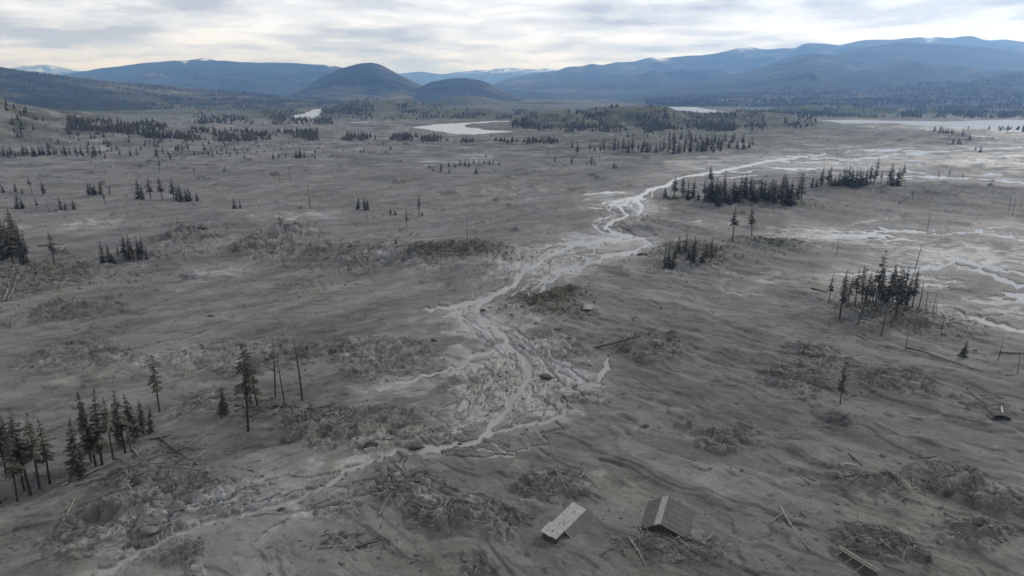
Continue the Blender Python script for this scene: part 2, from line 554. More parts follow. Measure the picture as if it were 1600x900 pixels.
def terrain(x, y):
    x = np.asarray(x, np.float32)
    y = np.asarray(y, np.float32)
    base = base_height(x, y)
    rx = np.interp(y, RIVER_LINE[:, 1], RIVER_LINE[:, 0])
    wr = sstep(-12, 14, x - rx)                       # right bank or left bank
    wx = x + 2.2 * noise(x / 9, y / 9, 61)
    wy = y + 2.2 * noise(x / 9, y / 9, 62)
    far = sstep(350, 900, y)
    low = fbm(x / 60, y / 70, 3, 11)
    # ---- mud laid down in tongues, drawn out along the flow on each bank
    st = 0.0
    sk = 0.0
    film = 0.0
    cut = 0.0
    for ang, w, sd in ((AL, 1 - wr, 100), (AR, wr, 140)):
        c, s = math.cos(ang), math.sin(ang)
        u, v = wx * c + wy * s, -wx * s + wy * c
        n1 = fbm(u / 36, v / 13, 4, sd)
        st = st + w * terrace(n1 * 0.9, 4.0)
        cut = cut + w * scarp(n1 * 0.9, 4.0)
        sk = sk + w * fbm(u / 34, v / 2.6, 3, sd + 20)
        film = film + w * (sstep(-.03, .05, fbm(u / 44, v / 15, 4, sd + 30)) + .7 * sstep(.0, .06, fbm(u / 17, v / 6, 4, sd + 35)) - .8)
    fn = fbm(wx / 70, wy / 40, 5, 180)
    farst = terrace(fn, 5.0)
    cut = cut * (1 - far) + scarp(fn, 5.0) * far
    st = st * (1 - far) + farst * far
    # ---- rounded lobes with creases between them
    lobe = 0.0
    for ang, w, sd in ((AL, 1 - wr, 500), (AR, wr, 540)):
        c, s = math.cos(ang), math.sin(ang)
        u, v = wx * c + wy * s, -wx * s + wy * c
        lobe = lobe + w * (np.abs(fbm(u / 30, v / 11, 3, sd, .45)) ** .8 + .2 * np.abs(fbm(u / 10, v / 5, 3, sd + 9, .5)) ** .8)
    flobe = np.abs(fbm(wx / 80, wy / 60, 4, 580, .5)) ** .8 + .4 * np.abs(fbm(wx / 22, wy / 20, 3, 590, .5)) ** .8
    calm = sstep(-.12, .2, fbm(x / 34, y / 30, 3, 561))
    lobe = (1.6 * lobe * (.3 + .7 * calm) * (1 - far) + 4.0 * flobe * far) * sstep(2200, 1100, y)
    # ---- broken ground
    r0 = blobs(x, y, ROUGH)
    nz = fbm(x / 24, y / 24, 3, 31)
    rough = np.clip(r0 * (0.75 + 1.1 * nz) + 0.7 * sstep(0.34, 0.54, nz + .3 * fbm(x / 7, y / 7, 2, 33)), 0, 1)
    rough = rough * (1 - 0.35 * far)
    ch_h, ch_t = np.zeros_like(x), np.zeros_like(x)
    for lo, hi, size, amp, sd in ((0, 260, 1.5, .5, 1), (220, 560, 3.4, .8, 2), (480, 1200, 8.0, 1.3, 3)):   # slabs and clods, bigger ones farther off
        m = (rough > .04) & (y > lo) & (y < hi)
        if not m.any():
            continue
        wgt = sstep(lo - 1, lo + 60, y[m]) * sstep(hi + 1, hi - 60, y[m]) if lo else sstep(hi + 1, hi - 60, y[m])
        xm, ym = x[m] + .35 * size * noise(x[m] / size, y[m] / size, 401), y[m] + .35 * size * noise(x[m] / size, y[m] / size, 402)
        for sz, am in ((size * 1.7, amp), (size * .62, amp * .42)):
            ca, sa = math.cos(AL), math.sin(AL)
            um, vm = (xm * ca + ym * sa) * (1 - wr[m]) + (xm * math.cos(AR) + ym * math.sin(AR)) * wr[m], (-xm * sa + ym * ca) * (1 - wr[m]) + (-xm * math.sin(AR) + ym * math.cos(AR)) * wr[m]
            f1, f2, r1, r2, ox, oy = cells(um / (sz * 1.3), vm / (sz * .72), sd * 40)
            g = sstep(0.01, .17, f2 - f1)
            ch_h[m] += wgt * am * (g * (.25 + .9 * r1 ** 1.5 + 1.9 * (ox * (r2 - .5) + oy * (r1 - .5))))
            ch_t[m] += wgt * (r2 - .5) * (.5 if sz > size else .4)
    chunk = ridged(wx / 5.2, wy / 4.2, 5, 71, 0.55)
    chunk2 = terrace(fbm(wx / 3.0, wy / 2.6, 3, 77), 3.0)
    bl = fbm(x / 1.1, y / 1.1, 2, 90)
    mound = blobs(x, y, MOUND, 1.2)
    mound = mound * (0.8 + 0.5 * fbm(x / 6, y / 6, 3, 95))
    pit = blobs(x, y, PIT, 1.5)
    rk = sstep(.12, .55, rough)
    detail = 0.5 + lobe + 1.7 * st * (1 + 1.6 * far) + 0.06 * sk + rk * (.9 * (chunk - 0.45) + 0.5 * chunk2 + 1.35 * ch_h) + mound * (1.5 + 0.7 * (chunk - 0.5))
    detail = detail + 0.03 * bl * (1 + 3 * rk) + 0.6 * low + 0.14 * film
    shed = np.exp(-(((x - 27.5) / 9) ** 2 + ((y - 99) / 9) ** 2) ** 2) + np.exp(-(((x - 10) / 8) ** 2 + ((y - 98) / 8) ** 2) ** 2)
    shed = np.clip(shed, 0, 1)
    detail = detail * (1 - shed) + .62 * shed
    # ---- channels
    zc = y * CT + CAM_H * ST
    pu = 800 + F * x / zc                             # plan coordinates in which a channel keeps its drawn width
    pv_ = 450 + F * (CAM_H * CT - y * ST) / zc
    ju = pu + 1.8 * noise(pu / 11, pv_ / 6, 201) + .8 * noise(pu / 3.5, pv_ / 2.2, 202)
    jv = pv_ + (1.1 * noise(pu / 11, pv_ / 6, 203) + .55 * noise(pu / 3.5, pv_ / 2.2, 204)) * np.clip((pv_ - 140) / 260, .15, 1.3)
    wvar = 1.0 + 0.55 * noise(pu / 16, pv_ / 9, 207)
    bank = np.full_like(x, 9.0)
    zone = np.zeros_like(x)
    for si, (p, wfull) in enumerate(STREAMS):
        zr = wfull * 2.6
        for i in range(len(p) - 1):
            a, b = p[i], p[i + 1]
            f_ = (i + .5) / (len(p) - 1)
            wpx = (float(np.interp(a[1], [250, 330, 480, 600, 700, 780, 840, 900], [3.4, 5.5, 7.5, 8.5, 9, 7, 9, 13])) if si == 0 else wfull * .85 * min(1, .22 + 2.6 * min(f_, 1 - f_)))
            mg = 5.5 * wfull + 6
            m = (pu > min(a[0], b[0]) - mg) & (pu < max(a[0], b[0]) + mg) & (pv_ > min(a[1], b[1]) - mg) & (pv_ < max(a[1], b[1]) + mg)
            if not m.any():
                continue
            d, t = seg_dist(ju[m], jv[m], a, b)
            bank[m] = np.minimum(bank[m], d / (.5 * wpx * wvar[m]))
            zone[m] = np.maximum(zone[m], np.exp(-(d / zr) ** 2))
    br = blobs(x, y, BRAID, 1.4)
    zone = np.maximum(zone, br * 0.35)
    for L in LAKES_W:
        mg = 200
        m = (x > L[:, 0].min() - mg) & (x < L[:, 0].max() + mg) & (y > L[:, 1].min() - mg) & (y < L[:, 1].max() + mg)
        if not m.any():
            continue
        X, Y = x[m] + 9 * noise(x[m] / 60, y[m] / 60, 231), y[m] + 7 * noise(x[m] / 60, y[m] / 60, 232)
        inside = np.zeros(len(X), bool)
        dm = np.full(len(X), 1e9)
        for i in range(len(L)):
            a, b = L[i], L[(i + 1) % len(L)]
            cr = (a[1] > Y) != (b[1] > Y)
            xi = (b[0] - a[0]) * (Y - a[1]) / (b[1] - a[1] + 1e-9) + a[0]
            inside ^= cr & (X < xi)
            dm = np.minimum(dm, seg_dist(X, Y, a, b)[0])
        bank[m] = np.minimum(bank[m], np.where(inside, 0.0, 1.0 + dm / 40))
    carve = sstep(1.35, 0.75, bank)
    flatz = np.clip(zone * 1.3, 0, 1)                 # low gravelly bed on both sides of the water
    detail = detail * (1 - 0.7 * flatz) + flatz * (0.08 + 0.10 * np.abs(bl) + 0.4 * rk * ch_h)
    h = base + np.maximum(detail, 0.06 + 0.03 * bl)
    h = h - pit
    h = h * (1 - carve) + (base - 0.32) * carve
    # ---- what the ground is made of: silt (pale), mud (dark), plants
    pale = blobs(x, y, PALE, 1.0)
    edge = fbm(wx / (8 + 22 * far), wy / (5 + 12 * far), 4, 305)
    palec = sstep(.30, .46, pale * .75 + .45 * edge)
    farfilm = sstep(-.02, .05, fbm(wx / 60, wy / 40, 4, 341)) + .8 * sstep(.08, .13, fbm(wx / 30, wy / 22, 4, 343)) - .8
    tone = 0.44 + 0.22 * low + 0.05 * sk + 0.17 * (film * (1 - far) + 1.7 * farfilm * far) + 0.30 * palec + .10 * pale - 0.34 * blobs(x, y, DARK, 1.0) * (.8 + .8 * edge) + 0.12 * flatz
    fl = sstep(.30, .40, fbm(x / 8, y / 11, 4, 351, .6)) * far + .8 * sstep(.33, .42, fbm(x / 3.2, y / 3.2, 4, 353, .6)) * (1 - far)
    tone = tone - .32 * fl * (1 - flatz) - .16 * cut * sstep(-.1, .3, edge) * (1 - palec)
    tone = tone + rk * ch_t * .75 + rk * .16 * (chunk - .5) + 0.12 * fbm(x / 7, y / 4, 3, 301)
    wet = np.clip(0.08 + 0.4 * palec + 0.4 * flatz + 0.25 * low - 0.5 * rough + .3 * far * sstep(.08, .13, fbm(wx / 30, wy / 22, 4, 343)), 0, 1)
    veg = np.clip(blobs(x, y, GREEN, 1.2) * (0.7 + 0.8 * fbm(x / 12, y / 12, 3, 311)), 0, 1)
    farveg = sstep(1350, 2000, y + 200 * noise(x / 300, y / 300, 321))
    veg = np.maximum(veg, farveg * (0.75 + 0.5 * noise(x / 260, y / 500, 322)))
    hillveg = sstep(4, 20, base)
    veg = np.maximum(veg, hillveg * (.15 + .75 * sstep(.02, .16, fbm(x / 70, y / 60, 4, 331))))
    return h, base, carve, np.clip(tone, 0, 1), wet, np.clip(veg, 0, 1), rough


def on_ground(px, py):
    """where the sight line of a pixel meets the land"""
    px, py = np.atleast_1d(np.asarray(px, float)), np.atleast_1d(np.asarray(py, float))
    z = np.zeros(len(px))
    for _ in range(6):
        x, y = flat(px, py, np.minimum(z, CAM_H - 6))
        z = 0.5 * z + 0.5 * base_height(x, y)
    h = terrain(x, y)[0]
    return np.stack([x, y, h], 1)


def ground_z(x, y):
    return terrain(np.atleast_1d(x), np.atleast_1d(y))[0]


# ------------------------------------------------------------------ materials
def material(name, base=(0.5, 0.5, 0.5), rough=0.9, spec=0.3):
    m = bpy.data.materials.new(name)
    m.use_nodes = True
    b = m.node_tree.nodes['Principled BSDF']
    b.inputs['Base Color'].default_value = (*base, 1)
    b.inputs['Roughness'].default_value = rough
    b.inputs['Specular IOR Level'].default_value = spec
    return m, m.node_tree.nodes, m.node_tree.links, b


def tex(n, l, kind, scale, detail=4, rough=0.55, stretch=None, coord='Object', dist=0.0):
    c = n.new("ShaderNodeTexCoord")
    mp = n.new("ShaderNodeMapping")
    mp.inputs['Scale'].default_value = stretch or (1, 1, 1)
    l.new(c.outputs[coord], mp.inputs[0])
    t = n.new("ShaderNodeTex" + kind)
    t.inputs['Scale'].default_value = scale
    if kind == 'Noise':
        t.inputs['Detail'].default_value = detail
        t.inputs['Roughness'].default_value = rough
        t.inputs['Distortion'].default_value = dist
    l.new(mp.outputs[0], t.inputs['Vector'])
    return t.outputs['Fac'] if kind == 'Noise' else t.outputs[0]


def ramp(n, l, fac, stops, mode='LINEAR'):
    r = n.new("ShaderNodeValToRGB")
    r.color_ramp.interpolation = mode
    e = r.color_ramp.elements
    while len(e) < len(stops):
        e.new(0.5)
    for k, (p, c) in enumerate(stops):
        e[k].position = p
        e[k].color = (*c, 1) if not isinstance(c, (int, float)) else (c, c, c, 1)
    l.new(fac, r.inputs[0])
    return r.outputs[0]


def mixc(n, l, fac, a, b, mode='MIX'):
    m = n.new("ShaderNodeMix")
    m.data_type = 'RGBA'
    m.blend_type = mode
    for i, v in ((0, fac), (6, a), (7, b)):
        if isinstance(v, (int, float)):
            m.inputs[i].default_value = v
        elif isinstance(v, tuple):
            m.inputs[i].default_value = (*v, 1)
        else:
            l.new(v, m.inputs[i])
    return m.outputs[2]


def mth(n, l, op, a, b, clamp=False):
    m = n.new("ShaderNodeMath")
    m.operation = op
    m.use_clamp = clamp
    for i, v in enumerate((a, b)):
        if isinstance(v, (int, float)):
            m.inputs[i].default_value = v
        else:
            l.new(v, m.inputs[i])
    return m.outputs[0]


def attr(n, name):
    a = n.new("ShaderNodeAttribute")
    a.attribute_name = name
    return a.outputs['Fac']


def bump(n, l, b, hts, strength, dist):
    bp = n.new("ShaderNodeBump")
    bp.inputs['Strength'].default_value = strength
    bp.inputs['Distance'].default_value = dist
    l.new(hts, bp.inputs['Height'])
    l.new(bp.outputs[0], b.inputs['Normal'])


def mat_mud():
    m, n, l, b = material("mud", rough=0.8, spec=0.35)
    t1 = tex(n, l, 'Noise', 0.9, 5, 0.6)
    t2 = tex(n, l, 'Noise', 0.16, 5, 0.6, (1, 1.4, 1), dist=0.6)
    t3 = tex(n, l, 'Noise', 4.0, 3, 0.6)
    v = mth(n, l, 'ADD', attr(n, 'tone'), mth(n, l, 'MULTIPLY', mth(n, l, 'SUBTRACT', t1, 0.5), 0.45))
    v = mth(n, l, 'ADD', v, mth(n, l, 'MULTIPLY', mth(n, l, 'SUBTRACT', t2, 0.5), 0.45))
    v = mth(n, l, 'ADD', v, mth(n, l, 'MULTIPLY', mth(n, l, 'SUBTRACT', t3, 0.5), 0.6))
    c = ramp(n, l, v, [(0.0, (0.040, 0.038, 0.035)), (0.35, (0.092, 0.088, 0.081)), (0.65, (0.139, 0.134, 0.125)), (1.0, (0.245, 0.239, 0.228))])
    tint = ramp(n, l, tex(n, l, 'Noise', 0.035, 3, 0.5), [(0.38, (1.03, 1.0, 0.95)), (0.62, (0.98, 1.0, 1.03))])
    c = mixc(n, l, 1.0, c, tint, 'MULTIPLY')
    gv = ramp(n, l, tex(n, l, 'Noise', 0.05, 6, 0.65), [(0.35, (0.03, 0.036, 0.024)), (0.5, (0.06, 0.064, 0.04)), (0.66, (0.10, 0.097, 0.066))])
    c = mixc(n, l, attr(n, 'veg'), c, gv)
    l.new(c, b.inputs['Base Color'])
    rr = mth(n, l, 'SUBTRACT', 0.92, mth(n, l, 'MULTIPLY', attr(n, 'wet'), 0.36))
    l.new(rr, b.inputs['Roughness'])
    hgt = mth(n, l, 'ADD', mth(n, l, 'MULTIPLY', t1, 0.8), mth(n, l, 'MULTIPLY', t3, 0.4))
    bump(n, l, b, hgt, 0.6, 0.6)
    l.new(mth(n, l, 'MULTIPLY', mth(n, l, 'SUBTRACT', 1.0, attr(n, 'veg'), True), 0.26), b.inputs['Specular IOR Level'])
    return m


def mat_simple(name, c1, c2, scale, rough=0.9, bscale=None, bdist=0.05, stretch=None, spec=0.25):
    m, n, l, b = material(name, rough=rough, spec=spec)
    t = tex(n, l, 'Noise', scale, 5, 0.6, stretch)
    l.new(ramp(n, l, t, [(0.3, c1), (0.7, c2)]), b.inputs['Base Color'])
    if bscale:
        bump(n, l, b, tex(n, l, 'Noise', bscale, 4, 0.6, stretch), 0.6, bdist)
    return m


def mat_needles(name, c1, c2, c3):
    m, n, l, b = material(name, rough=0.75, spec=0.2)
    oi = n.new("ShaderNodeObjectInfo")
    t = tex(n, l, 'Noise', 9.0, 3, 0.6, coord='Generated')
    v = mth(n, l, 'ADD', mth(n, l, 'MULTIPLY', t, 0.6), mth(n, l, 'MULTIPLY', oi.outputs['Random'], 0.42))
    l.new(ramp(n, l, v, [(0.25, c1), (0.5, c2), (0.8, c3)]), b.inputs['Base Color'])
    return m


def mat_water(name="silty_water", rg_=0.14, k=1.0):
    m, n, l, b = material(name, rough=rg_, spec=0.5)
    b.inputs['IOR'].default_value = 1.33
    t = tex(n, l, 'Noise', 0.05, 4, 0.5)
    l.new(ramp(n, l, t, [(0.35, (0.185 * k, 0.178 * k, 0.161 * k)), (0.65, (0.22 * k, 0.213 * k, 0.197 * k))]), b.inputs['Base Color'])
    bump(n, l, b, tex(n, l, 'Noise', 1.1, 3, 0.6), 0.12, 0.15)
    return m


def mat_mountain():
    m, n, l, b = material("forested_slope", rough=0.95, spec=0.1)
    big_ = tex(n, l, 'Noise', 0.0009, 6, 0.62, (1, 1, 3), dist=0.8)
    sm = tex(n, l, 'Noise', 0.006, 6, 0.7)
    md_ = tex(n, l, 'Noise', 0.0035, 5, 0.65, (.6, 1, 3), dist=0.5)
    v = mth(n, l, 'ADD', mth(n, l, 'MULTIPLY', big_, 0.45), mth(n, l, 'ADD', mth(n, l, 'MULTIPLY', sm, 0.22), mth(n, l, 'MULTIPLY', md_, .33)))
    v = mth(n, l, 'ADD', v, mth(n, l, 'MULTIPLY', attr(n, 'clear'), 0.25))
    c = ramp(n, l, v, [(0.47, (0.009, 0.014, 0.012)), (0.55, (0.016, 0.021, 0.016)), (0.60, (0.065, 0.06, 0.041)), (0.70, (0.14, 0.123, 0.087))])
    sn = mth(n, l, 'MULTIPLY', attr(n, 'snow'), ramp(n, l, tex(n, l, 'Noise', 0.004, 5, 0.65), [(0.46, 0.0), (0.54, 1.0)]))
    c = mixc(n, l, sn, c, (0.75, 0.77, 0.8))
    l.new(c, b.inputs['Base Color'])
    return m


M_MUD = mat_mud()
M_WATER = mat_water()
M_LAKE = mat_water("lake_water", .2, .85)
M_MTN = mat_mountain()
M_BARK = mat_simple("bark", (0.016, 0.014, 0.012), (0.045, 0.04, 0.035), 3.0, 0.95, stretch=(1, 1, 0.2))
M_SNAG = mat_simple("dead_bark", (0.03, 0.028, 0.026), (0.08, 0.075, 0.07), 2.0, 0.95, stretch=(1, 1, 0.2))
M_WOOD = mat_simple("weathered_wood", (0.10, 0.09, 0.075), (0.23, 0.21, 0.18), 2.2, 0.85, 6.0, 0.02)
M_DWOOD = mat_simple("wet_dark_wood", (0.03, 0.027, 0.022), (0.085, 0.078, 0.067), 2.2, 0.85, 6.0, 0.02)
M_CLOD = mat_simple("mud_clod", (0.06, 0.057, 0.052), (0.15, 0.145, 0.137), 0.7, 0.9, 3.0, 0.08)
M_ROCK = mat_simple("dark_sod", (0.03, 0.028, 0.024), (0.085, 0.08, 0.07), 1.6, 0.95, 4.0, 0.15)
M_NEEDLE = mat_needles("spruce_needles", (0.024, 0.0242, 0.0175), (0.037, 0.0365, 0.026), (0.058, 0.054, 0.038))
M_THIN = mat_needles("muddy_needles", (0.028, 0.027, 0.02), (0.046, 0.043, 0.032), (0.078, 0.07, 0.053))
M_WOODS = mat_simple("far_needles", (0.024, 0.024, 0.017), (0.07, 0.063, 0.043), 0.02, 0.85)
M_SCRUB = mat_needles("dry_scrub", (0.075, 0.07, 0.046), (0.125, 0.117, 0.08), (0.19, 0.178, 0.13))
M_ROOFP = mat_simple("pale_sheet_roof", (0.13, 0.127, 0.12), (0.22, 0.216, 0.208), 1.3, 0.55, spec=0.4)
M_ROOFD = mat_simple("mud_grey_roof", (0.068, 0.0665, 0.064), (0.098, 0.0955, 0.0915), 0.8, 0.95, spec=0.04)
M_WALL = mat_simple("dark_boards", (0.03, 0.026, 0.022), (0.07, 0.06, 0.05), 2.0, 0.9, stretch=(4, 4, 0.4))
M_WHITE = mat_simple("dirty_white_paint", (0.2, 0.196, 0.188), (0.31, 0.303, 0.292), 2.0, 0.6)

# ------------------------------------------------------------------ the mud plain: rings and columns get wider with distance
NR, NC = 980, 1120
py_r = np.concatenate([np.linspace(985, 300, 620), np.linspace(299.2, 200, 190), np.linspace(199.6, 156, 170)])
NR = len(py_r)
Yr = flat(np.full(NR, 800.0), py_r)[1]
tcol = (np.linspace(-170, 1770, NC) - 800) / F
zc_r = Yr * CT + CAM_H * ST
Y = np.repeat(Yr[:, None], NC, 1)
X = zc_r[:, None] * tcol[None, :]
xs, ys = X.ravel().astype(np.float32), Y.ravel().astype(np.float32)
H_, B_, CV_, TONE_, WET_, VEG_, ROUGH_ = terrain(xs, ys)


def grid_faces(nr, nc):
    i = np.arange(nr - 1)[:, None] * nc + np.arange(nc - 1)[None, :]
    return np.stack([i, i + 1, i + nc + 1, i + nc], -1).reshape(-1, 4)


me = np_mesh("mud_plain", np.stack([xs, ys, H_], 1), grid_faces(NR, NC), M_MUD, True, {'tone': TONE_, 'wet': WET_, 'veg': VEG_})
tag(mesh_obj("mud_plain", me), kind='structure')
# land beyond, out to the horizon and to the sides
nr2, nc2 = 70, 160
r2 = np.geomspace(30, 21000, nr2)
a2 = np.linspace(0, 2 * math.pi, nc2)
X2, Y2 = (r2[:, None] * np.cos(a2)).ravel(), (r2[:, None] * np.sin(a2)).ravel()
inner = (Y2 > 40) & (np.abs(X2) < 0.95 * Y2) & (Y2 < 6200)
z2 = np.where(inner, -12.0, -0.4 + 0 * X2)
z2 = np.where(Y2 > 4700, -2.5, z2)
v2 = np.clip(0.55 + 0.5 * fbm(X2 / 700, Y2 / 900, 3, 401), 0, 1) * (np.hypot(X2, Y2) > 1500)
me = np_mesh("valley_floor", np.stack([X2, Y2, z2], 1), grid_faces(nr2, nc2), M_MUD, True, {'tone': 0.5 + 0 * X2, 'wet': 0.2 + 0 * X2, 'veg': v2})
tag(mesh_obj("valley_floor", me), kind='structure')

# water standing in the channels and lakes
ri, ci = np.arange(0, NR, 2), np.arange(0, NC, 2)
idx = (ri[:, None] * NC + ci[None, :])
cvm = CV_.reshape(NR, NC)
cmax = np.maximum.reduce([np.roll(np.roll(cvm, a, 0), b, 1) for a in (-2, -1, 0, 1, 2) for b in (-2, -1, 0, 1, 2)])[::2, ::2]
gf = grid_faces(len(ri), len(ci))
keep = cmax.ravel()[gf].max(1) > 0.02
wv = np.stack([xs[idx.ravel()], ys[idx.ravel()], B_[idx.ravel()] - 0.09], 1)
gf = gf[keep]
isl = wv[gf[:, 0], 1] > 1120
for nm, fsel in (("river_water", gf[~isl]), ("lake_water", gf[isl])):
    used, inv = np.unique(fsel, return_inverse=True)
    tag(mesh_obj(nm, np_mesh(nm, wv[used], inv.reshape(-1, 4), M_LAKE if nm == "lake_water" else M_WATER, True)), kind='structure')


# ------------------------------------------------------------------ hills and ranges round the valley
def ridge(name, sky_, depth, toe, power=1.5, rough=0.1, nu=150, nv=60, seed=0, snow=None, clear=0.0, back=0.35):
    """crest follows the skyline points at the given depths; the near slope runs down to the toe"""
    p = np.array(sky_, float)
    px = np.linspace(p[0, 0], p[-1, 0], nu)
    t_ = np.arange(len(p))
    py = np.interp(px, p[:, 0], p[:, 1])
    k = np.ones(5) / 5                                 # round the corners of the crest line
    pyp = np.concatenate([np.full(2, py[0]), py, np.full(2, py[-1])])
    py = 0.6 * np.convolve(pyp, k, 'valid') + 0.4 * py
    D = np.interp(px, [p[0, 0], p[-1, 0]], depth if isinstance(depth, tuple) else (depth, depth))
    T = np.interp(px, [p[0, 0], p[-1, 0]], toe if isinstance(toe, tuple) else (toe, toe))
    cx, cy, cz = at_depth(px, py, D)
    cz = np.maximum(cz, 2.0)
    s = np.concatenate([np.linspace(0, 1, nv), 1 + np.linspace(0.08, 1, 8) * back])
    Yg = T[None, :] + (D - T)[None, :] * s[:, None]
    Xg = (px[None, :] - 800) / F * (Yg * CT + (CAM_H - np.minimum(cz * s[:, None], cz)) * ST)
    w_ = np.where(s < 1, s, np.maximum(0, 1 - (s - 1) / back * 0.7))[:, None]
    hN = np.where(s[:, None] <= 1, w_ ** power, w_) * np.ones_like(Xg)
    sc1 = (D - T).mean() / 2.6
    gul = ridged(Xg / sc1 + 0.25 * noise(Xg / sc1, Yg / sc1, seed + 7), Yg / (sc1 * 1.8), 5, seed + 1, 0.5)
    env = np.clip(np.sin(np.clip(s, 0, 1) * math.pi), 0, 1)[:, None]
    Z = cz[None, :] * (hN + rough * 2.2 * (gul - 0.55) * env) + (rough * 0.14 * cz[None, :]) * fbm(Xg / (sc1 * .22), Yg / (sc1 * .22), 4, seed + 9) * np.clip(s[:, None] * 3, 0, 1)
    Z = Z - 6 * (s[:, None] < 0.001)
    sn = np.zeros_like(Z)
    for q in snow or []:
        sn = np.maximum(sn, np.exp(-((px[None, :] - q[0]) / q[1]) ** 2) * sstep(q[2], 1.0, np.minimum(s[:, None], 1)))
    cl_ = clear + 0.25 * (gul - 0.5)
    v = np.stack([Xg, Yg, Z], -1).reshape(-1, 3)
    me = np_mesh(name, v, grid_faces(len(s), nu), M_MTN, True, {'snow': sn, 'clear': cl_})
    tag(mesh_obj(name, me), kind='structure')
    return Xg, Yg, Z, s


ridge("hills", [(-260, 112), (-60, 110), (0, 107), (30, 104), (65, 100.5), (90, 104), (115, 110), (170, 113), (260, 116)], 16500, 12000, 1.3, .3, seed=3,
      snow=[(65, 40, .55), (20, 30, .7), (-60, 60, .6)])
ridge("hills", [(60, 122), (100, 116), (150, 108), (190, 103), (230, 98), (265, 95), (292, 94), (318, 90), (340, 95), (400, 98), (460, 98.5), (515, 101), (530, 104), (560, 112), (640, 138), (700, 150)],
      9800, 6600, 1.25, .28, 200, seed=13, snow=[(320, 7, .8), (288, 5, .86), (516, 5, .9)])
ridge("hills", [(120, 142), (200, 132), (270, 122), (330, 116), (380, 117), (430, 124), (480, 136), (530, 148), (560, 152)], 8200, 5600, 1.3, .28, seed=23)
ridge("hills", [(425, 154), (455, 144), (485, 130), (515, 114), (535, 106.5), (552, 101), (566, 98.2), (582, 98), (597, 102), (620, 114.5), (645, 127), (668, 137), (700, 147), (750, 154)],
      5600, 4300, 1.15, .16, seed=33, clear=.3)
ridge("hills", [(610, 153), (640, 146), (655, 137), (672, 128.5), (700, 123), (728, 122), (750, 125), (772, 133), (790, 143), (815, 152)], 5200, 4200, 1.1, .14, seed=43, clear=.05)
ridge("hills", [(600, 120), (620, 115), (640, 113), (660, 112), (690, 116), (720, 112), (770, 108), (800, 106), (830, 108), (860, 107), (880, 112), (960, 118)], 17500, 13500, 1.3, .14, seed=53,
      snow=[(780, 50, .75), (850, 40, .75)])
ridge("hills", [(740, 138), (770, 131), (800, 120), (835, 114), (872, 110), (885, 103.5), (908, 104.5), (924, 99), (937, 102), (962, 97), (990, 96), (1015, 90), (1035, 91), (1050, 90), (1075, 87), (1112, 84),
                (1145, 77), (1175, 75), (1200, 77), (1240, 75), (1257, 67.5), (1285, 68), (1310, 70), (1350, 61), (1400, 62), (1450, 57), (1487, 59), (1520, 56.5), (1537, 61), (1600, 65), (1700, 66), (1900, 60)],
      (11000, 9000), (5400, 5200), 1.5, .3, 300, 80, seed=63, snow=[(1030, 12, .86), (1160, 16, .9), (1450, 10, .93)], clear=.10)
ridge("hills", [(960, 152), (1010, 141), (1050, 133), (1090, 126), (1130, 118), (1170, 111), (1200, 101), (1225, 92), (1250, 86), (1272, 84), (1292, 85), (1330, 91), (1400, 100), (1500, 112)],
      (6600, 6000), (3600, 3300), 1.45, .22, 200, seed=73)
ridge("hills", [(1150, 130), (1220, 112), (1290, 88), (1340, 76), (1375, 70), (1400, 67), (1420, 65.5), (1440, 68), (1500, 70), (1545, 74), (1587, 79), (1650, 84), (1900, 86)],
      7000, (3200, 2500), 1.6, .22, 200, seed=83, clear=-.02)
FOOT = ridge("hills", [(1010, 154), (1080, 151), (1150, 147), (1250, 142), (1330, 139), (1400, 135), (1470, 128), (1540, 122), (1600, 117), (1700, 110), (1900, 104)],
      (4300, 4000), (3000, 2250), 1.3, .2, 200, seed=93, clear=.02)
LEFT_SKY = [(-420, 60), (-260, 76), (-120, 92), (0, 105), (60, 113.5), (130, 122), (200, 129), (270, 135), (340, 141), (400, 146), (460, 151), (540, 156)]
LEFT = ridge("hills", LEFT_SKY, (3000, 4600), (1250, 3100), 1.15, .16, 220, seed=103, clear=.22)


